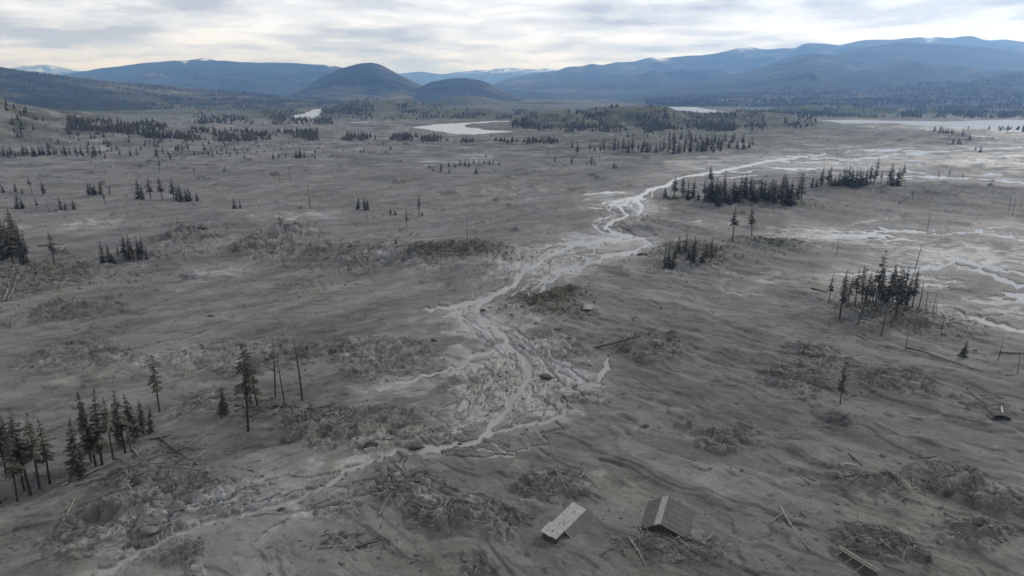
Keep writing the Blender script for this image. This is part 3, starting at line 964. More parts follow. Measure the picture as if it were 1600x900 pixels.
# ------------------------------------------------------------------ trees
def spruce_meshes(seed, bare, width, whorls, dens, needles, twigs):
    """one tree one metre high: trunk mesh and crown mesh"""
    rg = random.Random(seed)
    tr = MB()
    bend = rg.uniform(-.012, .012)
    zs = [-0.05, 0.0, .06, .3, .6, .85, 1.0]
    rr = [.0165, .0155, .0130, .0108, .0070, .0032, .0008]
    ax = lambda z: (bend * math.sin(z * 3.1), bend * .7 * math.sin(z * 2.3), z)
    tr.tube([ax(z) for z in zs], rr, 7)
    for _ in range(twigs):                               # dead twigs low on the stem
        z = rg.uniform(.06, max(bare + .15, .3))
        a = rg.uniform(0, 6.283)
        L = rg.uniform(.02, .075)
        p = np.array(ax(z))
        q = p + np.array((math.cos(a) * L, math.sin(a) * L, rg.uniform(-.03, .012)))
        tr.tube([p, q], [.0016, .0006], 3, False)
    cr = MB()
    a_lop, lop, w_gap = rg.uniform(0, 6.28), rg.uniform(.1, .5), rg.uniform(14, 26)   # thinner on one side, with gaps
    for k in range(whorls):
        t = (k + rg.uniform(-.4, .4)) / whorls
        z = bare + (1 - bare) * t
        env = (1 - t) ** 0.75 * min(1, (t + .12) * 4.5)
        nb = rg.choice((4, 5, 6))
        a0 = rg.uniform(0, 6.283)
        for j in range(nb):
            a = a0 + 6.283 * j / nb + rg.uniform(-.35, .35)
            if rg.random() > dens * (1 + lop * math.cos(a - a_lop)) * (1 + .35 * math.sin(z * w_gap + a)):
                continue
            L = width / 2 * env * rg.choice((.45, .7, .9, 1.0, 1.1, 1.35)) * rg.uniform(.85, 1.15) + .008
            d = np.array((math.cos(a), math.sin(a), 0))
            sd = np.array((-math.sin(a), math.cos(a), 0))
            droop = rg.uniform(.25, .6) * (1 - t * .9)
            c = np.array(ax(z))
            for m in range(3):                           # three tufts out along the bough
                s0, s1 = (0.05, .3, .55)[m], (.5, .78, 1.0)[m]
                wd = L * (.26, .30, .22)[m] * rg.uniform(.7, 1.3) + .004
                off = sd * rg.uniform(-.12, .12) * L
                p0 = c + d * L * s0 - np.array((0, 0, L * droop * s0))
                p1 = c + d * L * s1 - np.array((0, 0, L * droop * s1 * 1.1)) + off
                pm = (p0 + p1) / 2 + np.array((0, 0, L * .05))
                sag = np.array((0, 0, -wd * rg.uniform(.3, .95)))
                cr.add([p0, pm + sd * wd + sag, p1, pm - sd * wd + sag, pm], [(0, 1, 4), (1, 2, 4), (2, 3, 4), (3, 0, 4)])
    cr.add([ax(.93), (.012, 0, .94), ax(1.01), (-.012, 0, .94)], [(0, 1, 2), (0, 2, 3)])
    return tr.mesh("trunk", M_BARK), cr.mesh("crown", needles)


def snag_mesh(seed, twigs, long):
    rg = random.Random(seed)
    tr = MB()
    bx, by = rg.uniform(-.02, .02), rg.uniform(-.02, .02)
    ax = lambda z: np.array((bx * math.sin(z * 3), by * math.sin(z * 2.4), z))
    top = rg.uniform(.0015, .005)
    tr.tube([ax(z) for z in (-.05, 0, .1, .35, .65, .9, 1.0)], [.019, .018, .0155, .013, .0095, .006, top * 1.3], 7)
    br = MB()
    for _ in range(twigs):
        z = rg.uniform(.18, .98)
        a = rg.uniform(0, 6.283)
        L = rg.uniform(.3, 1.0) * long * (1.25 - z)
        p = ax(z)
        q = p + np.array((math.cos(a) * L, math.sin(a) * L, rg.uniform(-.5, .1) * L))
        e = q + np.array((math.cos(a + .4) * L * .4, math.sin(a + .4) * L * .4, -.3 * L))
        br.tube([p, q, e], [.0026, .0016, .0006], 3, False)
    return tr.mesh("trunk", M_SNAG), br.mesh("branches", M_SNAG)


SPRUCE = [spruce_meshes(10 + k, random.uniform(.03, .12), random.uniform(.29, .38), 34, .74, M_NEEDLE, 14) for k in range(6)]
THIN = [spruce_meshes(30 + k, random.uniform(.34, .52), random.uniform(.20, .28), 24, .55, M_THIN, 60) for k in range(5)]
RAGGED = [spruce_meshes(50 + k, random.uniform(.18, .36), random.uniform(.22, .30), 30, .68, M_THIN, 34) for k in range(5)]
BUSHY = [spruce_meshes(70 + k, .02, random.uniform(.5, .62), 26, .95, M_NEEDLE, 0) for k in range(3)]
SNAGS = [snag_mesh(90 + k, (16, 30, 44, 22)[k], (.07, .10, .12, .05)[k]) for k in range(4)]
KINDS = {'s': SPRUCE, 't': THIN, 'r': RAGGED, 'b': BUSHY, 'n': SNAGS}
ORD = ["leftmost"] + [w for w in ("second third fourth fifth sixth seventh eighth ninth tenth eleventh twelfth thirteenth fourteenth fifteenth sixteenth seventeenth eighteenth nineteenth".split())]
TENS = {2: "twent", 3: "thirt", 4: "fort", 5: "fift"}
UNITS = " first second third fourth fifth sixth seventh eighth ninth".split(" ")


def ordinal(i):
    if i < len(ORD):
        return ORD[i] if i == 0 else ORD[i] + " from left"
    n = i + 1
    return (TENS[n // 10] + ("ieth" if n % 10 == 0 else "y-" + UNITS[n % 10])) + " from left"


def zheight(px, py, hpx, x, y):
    """metres that hpx photo pixels mean for an upright thing standing there"""
    zc = y * CT + CAM_H * ST
    return hpx * zc / F / (CT * 0.995)


n_tree = [0]


def plant(px, py, hpx, kind, pos):
    name = {'s': "spruce_tree", 't': "spruce_tree", 'r': "spruce_tree", 'b': "spruce_tree", 'n': "dead_tree"}[kind]
    rg = random.Random(int(px * 31 + py * 7))
    x, y, z = pos
    root = empty(name, (x, y, z - 0.05), rg.uniform(0, 6.283))
    h = zheight(px, py, hpx, x, y)
    wsc = rg.uniform(.9, 1.15)
    if kind in 'sr':
        wsc *= 1.0 + .45 * float(sstep(480, 330, py))
    root.scale = (h * wsc, h * wsc, h)
    root.rotation_euler = (R(rg.gauss(0, 2.6)), R(rg.gauss(0, 2.6)), root.rotation_euler[2])
    tr, cr = rg.choice(KINDS[kind])
    mesh_obj("trunk", tr, None, root)
    c_ = mesh_obj("branches" if kind == 'n' else "crown", cr, None, root)
    if kind == 'n':
        c_['kind'] = 'stuff'                              # twigs too fine to pick apart
    n_tree[0] += 1
    return root


KW = {'s': "dark full spruce", 't': "thin bare-stemmed spruce", 'r': "ragged spruce", 'b': "low bushy spruce", 'n': "bare dead trunk"}


def stand(group, phrase, trees):
    """trees: (px, py, height_px, kind); each is told apart by its place in the row"""
    pos = on_ground([t[0] for t in trees], [t[1] for t in trees])
    order = sorted(range(len(trees)), key=lambda i: trees[i][0])
    for k, i in enumerate(order):
        px, py, hp, kd = trees[i]
        o = plant(px, py, hp, kd, pos[i])
        tag(o, f"{KW[kd]}, {ordinal(k)} {phrase}", "tree" if kd != 'n' else "dead tree", group)


def singles(lst):
    pos = on_ground([t[0] for t in lst], [t[1] for t in lst])
    for (px, py, hp, kd, lab), p in zip(lst, pos):
        tag(plant(px, py, hp, kd, p), lab, "tree" if kd != 'n' else "dead tree")


def scatter(n, x0, x1, y0f, y1f, h0, h1, kinds, seed, skew=None):
    rg = random.Random(seed)
    out = []
    for i in range(n):
        px = x0 + (x1 - x0) * (i + rg.uniform(0.05, .95)) / n
        f = (px - x0) / (x1 - x0)
        py = rg.uniform(*y0f) * (1 - f) + rg.uniform(*y1f) * f
        out.append((px, py, rg.uniform(h0, h1) if not skew else h0 + (h1 - h0) * rg.random() ** skew, rg.choice(kinds)))
    return out


stand("spruces at the left edge of the foreground", "in foreground grove at lower left",
      [(2, 790, 120, 't'), (28, 785, 112, 't'), (48, 775, 142, 't'), (38, 768, 118, 't'), (62, 765, 128, 't'), (78, 757, 108, 't'), (122, 748, 104, 's'), (150, 730, 122, 'r'),
       (160, 727, 122, 'r'), (178, 722, 104, 't'), (143, 724, 92, 'r'), (196, 708, 105, 't'), (214, 690, 78, 's'), (226, 684, 62, 's'), (237, 680, 46, 's'), (10, 742, 100, 'r'), (186, 700, 70, 's'),
       (82, 762, 18, 'n'), (205, 706, 50, 't'), (30, 738, 96, 'r')])
singles([(250, 647, 93, 't', "lone spruce with bare lower stem above the lower left grove"),
         (388, 675, 138, 't', "tall ragged spruce nearest camera in the bare trunk group"),
         (403, 640, 104, 't', "leaning thin spruce just behind the tall ragged one"),
         (431, 627, 92, 'n', "bare dead trunk in the middle of the trunk group, left one"),
         (446, 640, 78, 'n', "shortest straight bare trunk between two taller ones"),
         (473, 630, 100, 'n', "thickest bare dead trunk, rightmost of the trunk group"),
         (352, 655, 40, 'b', "small low spruce left of the tall ragged spruce"),
         (393, 643, 36, 'r', "short dark spruce stub between two tall thin spruces"),
         (87, 422, 54, 't', "lone leaning spruce beside left edge grove of the middle distance"),
         (77, 332, 22, 'n', "thin leaning dead pole on far left mud flat"),
         (165, 322, 20, 't', "thin pale spruce in front of left trio on mud"),
         (485, 328, 38, 'n', "tall isolated dead pole on the left mud flat"),
         (655, 344, 36, 't', "tall thin spruce with tuft top left of the river"),
         (660, 341, 10, 'b', "tiny bush spruce at foot of tall tufted spruce"),
         (617, 357, 17, 'n', "short dead trunk left of the thin pole spruce"),
         (636, 364, 30, 't', "thin pole spruce on pale silt left of the river"),
         (730, 390, 33, 'n', "bare dead pole on the dark hummock left of river"),
         (619, 389, 8, 'b', "tiny lone conifer on mud before dark hummock"),
         (439, 365, 20, 't', "small spruce on top of left broken hummock"),
         (441, 405, 20, 'n', "dark broken stump leaning on pale silt hollow"),
         (426, 407, 12, 'n', "short broken stump left of the leaning one"),
         (437, 286, 12, 'n', "short dead pole, left of a pair on far mud"),
         (454, 289, 15, 'n', "dead pole with driftwood, right of a pair on far mud"),
         (279, 364, 17, 't', "small lone spruce above the left silt hollow"),
         (744, 273, 13, 's', "small spruce alone in front of scattered cluster"),
         (1110, 280, 21, 's', "lone full spruce beyond the river bend stand"),
         (1132, 292, 30, 'n', "dead pole rising behind the river bend stand"),
         (1144, 384, 54, 't', "tall thin spruce left of the green mound"),
         (1174, 374, 46, 't', "tall thin spruce at the end of the green mound"),
         (1504, 559, 27, 'b', "small bushy green spruce alone on right mud"),
         (1312, 636, 68, 'r', "narrow lone spruce standing in a pit on right mud"),
         (1449, 360, 28, 'n', "thin dead pole by the right braided channels"),
         (1480, 362, 17, 'n', "short dead pole right of the thin pole"),
         (1371, 365, 9, 'n', "tiny stub pole on right braided flat"),
         (1307, 400, 28, 'n', "straight dead pole above the right foreground stand"),
         (1430, 420, 38, 'n', "leaning dead pole by forked pale channel"),
         (1414, 552, 36, 'n', "dead trunk at the head of long fallen log"),
         (1559, 566, 36, 'n', "bare trunk beside fallen log at right edge"),
         (1589, 587, 32, 'n', "leaning pale dead trunk at right edge"),
         (1291, 571, 12, 'n', "short pale stump in debris left of narrow spruce"),
         (1576, 332, 24, 'n', "far right dead pole, left of three"),
         (1582, 337, 24, 'n', "far right dead pole, middle of three"),
         (1594, 327, 14, 'n', "far right dead pole, shortest of three"),
         (1425, 315, 17, 't', "thin spruce in front of far right stand"),
         (1395, 319, 12, 'n', "short stub in front of far right stand"),
         (902, 244, 20, 'r', "lone dark spruce left of the far dense stand"),
         (1438, 533, 12, 'n', "small stub right of the right stand")])
stand("row of spruces on the left mud flat", "in the row of left flat spruces",
      [(218, 312, 31, 's'), (223, 313, 22, 's'), (236, 312, 33, 'r'), (254, 312, 34, 'r'), (272, 312, 33, 'r'), (277, 314, 25, 's'), (283, 315, 28, 's'), (291, 315, 20, 's'), (297, 315, 21, 's'), (309, 316, 15, 's')])
stand("small spruce group left of the row", "in small group left of the row",
      [(139, 307, 20, 's'), (145, 307, 21, 's'), (150, 307, 17, 's'), (158, 306, 24, 's'), (172, 306, 13, 'r')])
stand("scattered spruces at the far left", "among scattered far left spruces",
      [(5, 302, 15, 's'), (25, 301, 15, 's'), (35, 303, 10, 's'), (51, 304, 25, 't'), (68, 305, 21, 's'), (29, 327, 24, 's'), (36, 327, 18, 's'), (59, 327, 17, 'r'), (95, 330, 21, 's'), (103, 330, 14, 's'), (117, 330, 17, 's')])
stand("spruces on the dark hummock at left", "on the dark left hummock",
      [(163, 416, 36, 's'), (171, 415, 34, 's'), (186, 407, 19, 's'), (196, 410, 34, 's'), (204, 411, 30, 's'), (211, 410, 40, 'r'), (218, 411, 37, 's'), (224, 410, 36, 'r'), (231, 411, 20, 's'), (178, 416, 20, 'b')])
stand("grove at the left edge of the middle distance", "in left edge mid-distance grove",
      [(3, 402, 56, 's'), (12, 408, 62, 's'), (22, 414, 66, 'r'), (32, 412, 76, 'r'), (40, 424, 62, 's'), (47, 426, 56, 't'), (28, 404, 70, 's'), (7, 392, 50, 's'), (-6, 400, 60, 's')])
stand("pair of spruces left of centre", "of the pair on left flat", [(367, 327, 18, 's'), (376, 327, 13, 's')])
stand("spruces in the centre flat", "of five on the central flat",
      [(560, 330, 19, 's'), (570, 330, 21, 's'), (575, 330, 18, 's'), (610, 337, 14, 's'), (618, 337, 10, 's')])
stand("scattered far spruces left of centre", "in far central scatter",
      [(671, 267, 9, 's'), (690, 267, 12, 's'), (701, 262, 10, 's'), (711, 264, 9, 's'), (719, 260, 11, 's'), (727, 262, 12, 's'), (733, 263, 12, 's'), (740, 257, 10, 's'), (748, 256, 8, 'r'), (759, 247, 7, 's'),
       (702, 272, 8, 'b'), (757, 260, 10, 'r'), (765, 259, 8, 's'), (771, 258, 9, 's'), (780, 260, 9, 's'), (688, 271, 7, 'b'), (677, 269, 7, 'b')])
stand("small clump beyond the left flat", "in small clump before forest belt",
      [(427, 249, 11, 's'), (436, 248, 8, 's'), (447, 248, 8, 's'), (463, 247, 14, 's'), (469, 247, 17, 's'), (476, 247, 12, 's'), (493, 250, 11, 'r')])
stand("line of spruces below the left hillside", "in line below left hillside",
      scatter(26, -4, 165, (242, 246), (244, 249), 9, 19, 'ssr', 5))
stand("scattered spruces beside the left hillside line", "in scatter right of hillside line",
      [(175, 240, 12, 'r'), (188, 246, 14, 'r'), (205, 246, 15, 's'), (215, 247, 13, 'r'), (220, 267, 15, 't'), (245, 247, 16, 's'), (250, 271, 26, 't'), (256, 242, 9, 's'), (264, 245, 9, 's'), (267, 252, 9, 'b'),
       (279, 236, 11, 'b'), (285, 237, 10, 's'), (304, 242, 9, 's'), (304, 274, 13, 't'), (318, 246, 8, 's'), (326, 246, 10, 's'), (332, 247, 9, 's'), (345, 247, 8, 'r'), (352, 271, 11, 't'), (360, 247, 8, 's'),
       (371, 246, 9, 's'), (382, 250, 7, 's'), (324, 265, 8, 't'), (54, 272, 8, 'n')])
stand("far scattered spruces right of centre", "in thin scatter before far stand",
      [(867, 255, 11, 's'), (893, 259, 13, 's'), (917, 260, 9, 'r'), (924, 260, 17, 'r'), (929, 260, 10, 's'), (936, 251, 10, 't'), (959, 265, 15, 's'), (964, 264, 7, 'b'), (894, 234, 10, 'b'), (921, 238, 20, 'r'),
       (929, 237, 10, 's'), (944, 238, 21, 'r'), (938, 237, 12, 's'), (855, 240, 7, 's'), (873, 228, 6, 's'), (980, 217, 11, 's'), (989, 217, 10, 's'), (1011, 218, 9, 's'), (1032, 218, 8, 'r'), (1046, 217, 10, 's')])
stand("dense far stand in the middle", "in dense far middle stand",
      scatter(30, 958, 1130, (238, 243), (238, 243), 13, 24, 'ssr', 9) + scatter(26, 1042, 1176, (224, 233), (228, 236), 12, 20, 'ssr', 10))
stand("stand by the river bend", "in river bend stand",
      [(1039, 310, 18, 's'), (1054, 311, 34, 'r'), (1067, 311, 34, 'r'), (1074, 319, 30, 's'), (1083, 319, 31, 's'), (1100, 322, 30, 'r')] +
      scatter(44, 1104, 1238, (318, 329), (316, 328), 24, 38, 'sssr', 11) + [(1246, 316, 34, 's'), (1252, 313, 42, 'r'), (1228, 310, 34, 'r'), (1090, 321, 15, 'b'), (1122, 329, 18, 'b')])
stand("row of spruces right of the river bend stand", "in row right of river bend",
      [(1268, 298, 18, 's'), (1274, 299, 16, 's'), (1283, 297, 30, 's'), (1291, 297, 32, 'r'), (1297, 299, 16, 's'), (1303, 298, 18, 's'), (1309, 298, 23, 's'), (1316, 298, 28, 's'), (1320, 298, 26, 's'), (1324, 298, 30, 's'),
       (1330, 298, 29, 's'), (1335, 299, 30, 's'), (1341, 298, 27, 's'), (1345, 298, 24, 's'), (1351, 297, 28, 's'), (1358, 296, 30, 'r'), (1364, 294, 37, 'r'), (1375, 292, 22, 't'), (1389, 296, 35, 's'), (1400, 296, 29, 's'),
       (1393, 297, 20, 's'), (1412, 274, 19, 'r'), (1408, 276, 12, 's'), (1466, 277, 10, 'r'), (1482, 278, 18, 't'), (1496, 280, 17, 'n'), (1504, 281, 10, 'r'), (1431, 280, 14, 'n')])
stand("spruces on the island by the river", "on the low river island",
      [(1038, 421, 30, 's'), (1044, 422, 34, 's'), (1051, 421, 26, 's'), (1059, 404, 29, 's'), (1070, 404, 31, 's'), (1082, 420, 40, 's'), (1076, 416, 26, 's'), (1110, 417, 40, 'r'), (1102, 410, 24, 'b'), (1096, 418, 20, 'b'),
       (1055, 412, 22, 's'), (1021, 421, 10, 'r'), (1116, 406, 16, 'b')])
stand("muddy stand on the right", "in muddy stand at right",
      [(1294, 477, 45, 't'), (1310, 509, 78, 't'), (1303, 474, 20, 'n'), (1317, 480, 46, 'r'), (1325, 476, 42, 'r'), (1334, 490, 62, 't'), (1339, 516, 58, 'n'), (1345, 480, 56, 'r'), (1352, 481, 52, 's'), (1360, 497, 64, 't'),
       (1364, 494, 86, 't'), (1370, 480, 58, 'r'), (1376, 529, 62, 'n'), (1383, 490, 62, 's'), (1388, 478, 58, 'r'), (1392, 483, 62, 'r'), (1397, 509, 76, 't'), (1403, 486, 60, 's'), (1408, 486, 66, 'r'), (1412, 499, 44, 's'),
       (1417, 480, 50, 'r'), (1422, 499, 62, 'r'), (1431, 502, 48, 'n'), (1444, 500, 36, 'n'), (1455, 502, 36, 'n'), (1390, 524, 22, 't'), (1469, 530, 26, 't'), (1378, 476, 52, 's'), (1400, 477, 54, 'r'), (1357, 486, 40, 'r'), (1461, 498, 26, 'n')])
stand("spruces on the far right shore", "in far right shore clump",
      scatter(9, 1456, 1490, (208, 214), (212, 220), 8, 12, 's', 17) + [(1489, 226, 12, 's'), (1497, 226, 11, 's'), (1501, 227, 9, 's'), (1503, 218, 12, 's'), (1515, 221, 10, 's'), (1512, 205, 8, 'r'), (1524, 235, 7, 's'), (1532, 238, 11, 'b'),
       (1545, 204, 7, 'b'), (1564, 204, 7, 's')])
print("trees", n_tree[0])


# far woods that read as one mass
def wood(name, label, regions, seed):
    rg = np.random.default_rng(seed)
    P, Hh = [], []
    for x0, x1, ya, yb, n, h0, h1, clump in regions:
        px = rg.uniform(x0, x1, n * 2)
        f = (px - x0) / (x1 - x0)
        ya_, yb_ = np.array(ya, float), np.array(yb, float)
        py = (ya_[0] * (1 - f) + yb_[0] * f) + ((ya_[1] - ya_[0]) * (1 - f) + (yb_[1] - yb_[0]) * f) * rg.random(n * 2)
        g = noise(px / clump, py / (clump * 0.28), seed)
        o = np.argsort(-(g + rg.uniform(-.3, .3, n * 2)))[:n]
        px, py = px[o], py[o]
        z = np.zeros(len(px))
        for _ in range(8):
            x, y = flat(px, py, np.minimum(z, CAM_H - 4))
            z = 0.5 * z + 0.5 * base_height(x, y)
        ok = y < 5200
        x, y = x[ok], y[ok]
        P.append(np.stack([x, y, terrain(x, y)[0] - 0.3], 1))
        Hh.append(rg.uniform(h0, h1, len(x)))
    tree_mass(name, label, np.concatenate(P), np.concatenate(Hh), rg)


def tree_mass(name, label, P, Hh, rg):
    n = len(P)
    a = rg.uniform(0, 6.283, n)
    Hh = Hh * .8
    wd = Hh * rg.uniform(.22, .38, n)
    tiers = ((.06, .62, 1.0), (.38, 1.0, .62))
    V, Fc, o = [], [], 0
    for zb, zt, ws in tiers:
        ring = []
        for k in range(5):
            aa = a + k * 1.2566 + rg.uniform(-.2, .2, n)
            rr = wd * ws * rg.uniform(.7, 1.2, n)
            ring.append(np.stack([P[:, 0] + rr * np.cos(aa), P[:, 1] + rr * np.sin(aa), P[:, 2] + Hh * (zb + rg.uniform(-.05, .05, n))], 1))
        tip = P + np.stack([0 * Hh, 0 * Hh, Hh * zt], 1)
        V.append(np.stack(ring + [tip], 1).reshape(-1, 3))
        b = o + np.arange(n) * 6
        for k in range(5):
            Fc.append(np.stack([b + k, b + (k + 1) % 5, b + 5], 1))
        o += n * 6
    me = np_mesh(name, np.concatenate(V), np.concatenate(Fc), M_WOODS)
    tag(mesh_obj(name, me), label, "woods", kind='stuff')


wood("forest_belt", "dark belt of far spruce forest below the left hillside",
     [(105, 290, (188, 203), (196, 222), 420, 6, 14, 40), (290, 500, (204, 224), (209, 223), 400, 6, 12, 40), (535, 690, (214, 221), (218, 222), 150, 7, 11, 30), (640, 800, (220, 224), (222, 226), 60, 6, 9, 30),
      (110, 420, (205, 240), (215, 240), 50, 5, 9, 26), (800, 872, (222, 227), (224, 229), 60, 6, 11, 30)], 21)
wood("island_wood", "wooded low hill between the two far lakes",
     [(800, 1150, (172, 203), (178, 207), 1700, 7, 13, 40), (1080, 1275, (178, 204), (186, 198), 560, 6, 11, 34)], 22)
wood("hillside_trees", "scattered dark trees on the left hillside",
     [(-60, 60, (152, 182), (188, 200), 40, 8, 15, 20), (0, 300, (192, 236), (222, 236), 36, 5, 10, 30)], 23)
wood("far_valley_woods", "far strips of woodland across the valley floor",
     [(505, 690, (158, 176), (160, 176), 700, 8, 15, 50), (640, 800, (170, 186), (178, 188), 260, 6, 11, 40), (440, 640, (150, 158), (150, 160), 450, 9, 16, 60), (640, 1010, (149, 155), (150, 157), 800, 9, 15, 60),
      (300, 520, (160, 196), (160, 196), 800, 7, 13, 40), (1150, 1420, (166, 184), (172, 184), 600, 8, 14, 40), (1380, 1640, (172, 185), (172, 185), 700, 8, 14, 40), (1560, 1640, (200, 206), (200, 206), 40, 7, 10, 30),
      (500, 700, (176, 190), (176, 190), 160, 6, 9, 30), (280, 640, (225, 250), (225, 240), 60, 3, 6, 30)], 24)

def slope_wood(name, label, grid, n, h0, h1, seed, s1=1.02, clump=160.0, cut=.05):
    Xg, Yg, Z, s = grid
    rg = np.random.default_rng(seed)
    nv_ = int((s <= s1).sum()) - 1
    i, j = rg.integers(0, nv_, n * 3), rg.integers(0, Xg.shape[1] - 1, n * 3)
    u, v = rg.random(n * 3), rg.random(n * 3)
    lerp = lambda A: (A[i, j] * (1 - u) + A[i + 1, j] * u) * (1 - v) + (A[i, j + 1] * (1 - u) + A[i + 1, j + 1] * u) * v
    P = np.stack([lerp(Xg), lerp(Yg), lerp(Z) - .5], 1)
    g = fbm(P[:, 0] / (clump * 1.6), P[:, 1] / clump, 3, seed)
    P = P[(g + rg.uniform(-.12, .12, n * 3) > cut) & (P[:, 2] > 1)][:n]
    tree_mass(name, label, P, rg.uniform(h0, h1, len(P)), rg)


slope_wood("slope_forest", "forest over the long dark slope at far left", LEFT, 6000, 10, 17, 81, cut=.10)
slope_wood("foothill_forest", "forest on the dark foothills under the right mountains", FOOT, 6000, 12, 20, 82, cut=-.1)

# ------------------------------------------------------------------ fallen logs
LOGS = [((95, 766), (179, 723), .22, 'p', "long pale log, upper of two lying below the lower left grove"), ((118, 766), (184, 741), .2, 'p', "pale log lying just under the longest one by the grove"),
        ((100, 822), (126, 770), .16, 'p', "pale log pointing down the slope below the grove"), ((188, 775), (204, 746), .15, 'p', "short pale log hanging off the brush pile by the grove"),
        ((182, 716), (206, 733), .14, 'p', "thin pale log at the grove's right foot"), ((208, 703), (236, 736), .16, 'p', "grey log slanting right of the grove"),
        ((250, 688), (310, 736), .26, 'd', "thick dark log with branches right of the grove"), ((290, 702), (330, 676), .13, 'p', "thin crooked branch above the dark log"),
        ((184, 738), (236, 732), .15, 'p', "pale log lying level across the brush pile"), ((236, 690), (270, 684), .12, 'd', "thin dark log above the thick dark log"),
        ((498, 866), (555, 858), .14, 'p', "pale pole half sunk in front mud left of centre"), ((555, 858), (604, 846), .22, 'd', "dark butt end of the sunk pole"),
        ((345, 642), (400, 643), .2, 'd', "dark log left under the bare trunk group"), ((428, 643), (500, 645), .24, 'd', "long dark log below the bare trunks"),
        ((500, 645), (535, 634), .16, 'd', "thin dark log slanting right of the bare trunks"), ((592, 811), (616, 783), .14, 'p', "pale curved branch in centre foreground mud"), ((612, 784), (630, 781), .16, 'd', "dark stub at the end of the pale curved branch"),
        ((1414, 549), (1452, 558), .2, 'd', "dark upper length of the long fallen trunk at right"), ((1452, 558), (1536, 583), .22, 'p', "long pale fallen trunk lying across right mud"),
        ((1562, 553), (1610, 556), .2, 'p', "pale log at right edge beside bare trunk"), ((1572, 590), (1590, 589), .16, 'p', "short pale log under leaning right edge trunk"),
        ((1217, 801), (1264, 870), .24, 'p', "long pale log slanting down right foreground"), ((1203, 826), (1224, 813), .13, 'p', "short branch crossing the upper end of right foreground log"),
        ((1486, 832), (1522, 826), .2, 'p', "pale log beside dark hole in right foreground"), ((1474, 809), (1494, 831), .12, 'd', "thin dark branch above the pale right foreground log"),
        ((1322, 856), (1352, 848), .13, 'p', "thin pale pole at left of right brush heap"), ((1372, 856), (1396, 868), .16, 'p', "pale pole on top of right brush heap"), ((1370, 838), (1408, 876), .14, 'd', "dark pole along right brush heap"),
        ((1268, 455), (1292, 464), .3, 'd', "short thick dark log left of the muddy stand"), ((1405, 320), (1416, 314), .35, 'd', "leaning dark log on the far right flat"),
        ((985, 850), (1009, 889), .2, 'p', "pale pole pointing down from brush below the sheds"), ((1030, 836), (1112, 866), .2, 'd', "long dark pole beside the brush below right shed"), ((1058, 846), (1082, 869), .16, 'p', "pale pole on brush mound below right shed"),
        ((998, 852), (1018, 872), .15, 'd', "dark pole in brush between and below the sheds"), ((836, 752), (888, 772), .2, 'p', "pale pole along brush heap behind left shed"), ((868, 754), (886, 784), .18, 'p', "grey pole across brush heap behind left shed"),
        ((886, 768), (934, 793), .14, 'd', "thin dark pole trailing from brush heap to mud"), ((905, 766), (914, 748), .12, 'p', "small upright branch beside smooth mud pool"), ((840, 760), (852, 746), .12, 'p', "short pale stick on brush heap behind left shed"),
        ((50, 440), (58, 420), .2, 'p', "pale log standing out of left edge debris"), ((54, 418), (68, 407), .18, 'p', "curved pale log by left edge grove"), ((6, 472), (14, 438), .2, 'p', "pale log at far left of the left edge debris"),
        ((12, 470), (28, 450), .18, 'p', "forked pale log at left edge debris"), ((60, 388), (102, 386), .18, 'd', "dark log lying level right of left edge grove"), ((94, 398), (103, 390), .2, 'p', "short bent pale log under lone leaning spruce"),
        ((136, 428), (146, 436), .2, 'p', "bent pale log below dark left hummock"), ((95, 444), (124, 446), .16, 'd', "thin dark log in left debris band"), ((1205, 556), (1232, 566), .16, 'p', "pale log in debris at left of narrow spruce"),
        ((1320, 628), (1330, 618), .14, 'p', "pale stick right of the narrow lone spruce"), ((1293, 618), (1304, 634), .14, 'p', "pale stick left of the narrow lone spruce"), ((1340, 526), (1372, 545), .15, 'p', "pale pole on ground below muddy stand"),
        ((560, 416), (572, 424), .2, 'p', "pale log among broken left centre hummocks"), ((534, 402), (548, 418), .2, 'd', "dark log among broken left centre hummocks"), ((930, 548), (1000, 541), .3, 'd', "dark log ridge right of the river"),
        ((1300, 722), (1322, 740), .16, 'p', "pale log on dark mud scarp at right"), ((1325, 712), (1346, 732), .16, 'd', "dark log on second mud scarp at right"), ((760, 826), (786, 818), .14, 'p', "pale stick in the centre foreground brush"),
        ((545, 690), (575, 716), .16, 'd', "dark root beside river block in left centre"), ((320, 770), (350, 758), .13, 'd', "thin dark branch above left pond")]
ends = on_ground([q for l_ in LOGS for q in (l_[0][0], l_[1][0])], [q for l_ in LOGS for q in (l_[0][1], l_[1][1])])
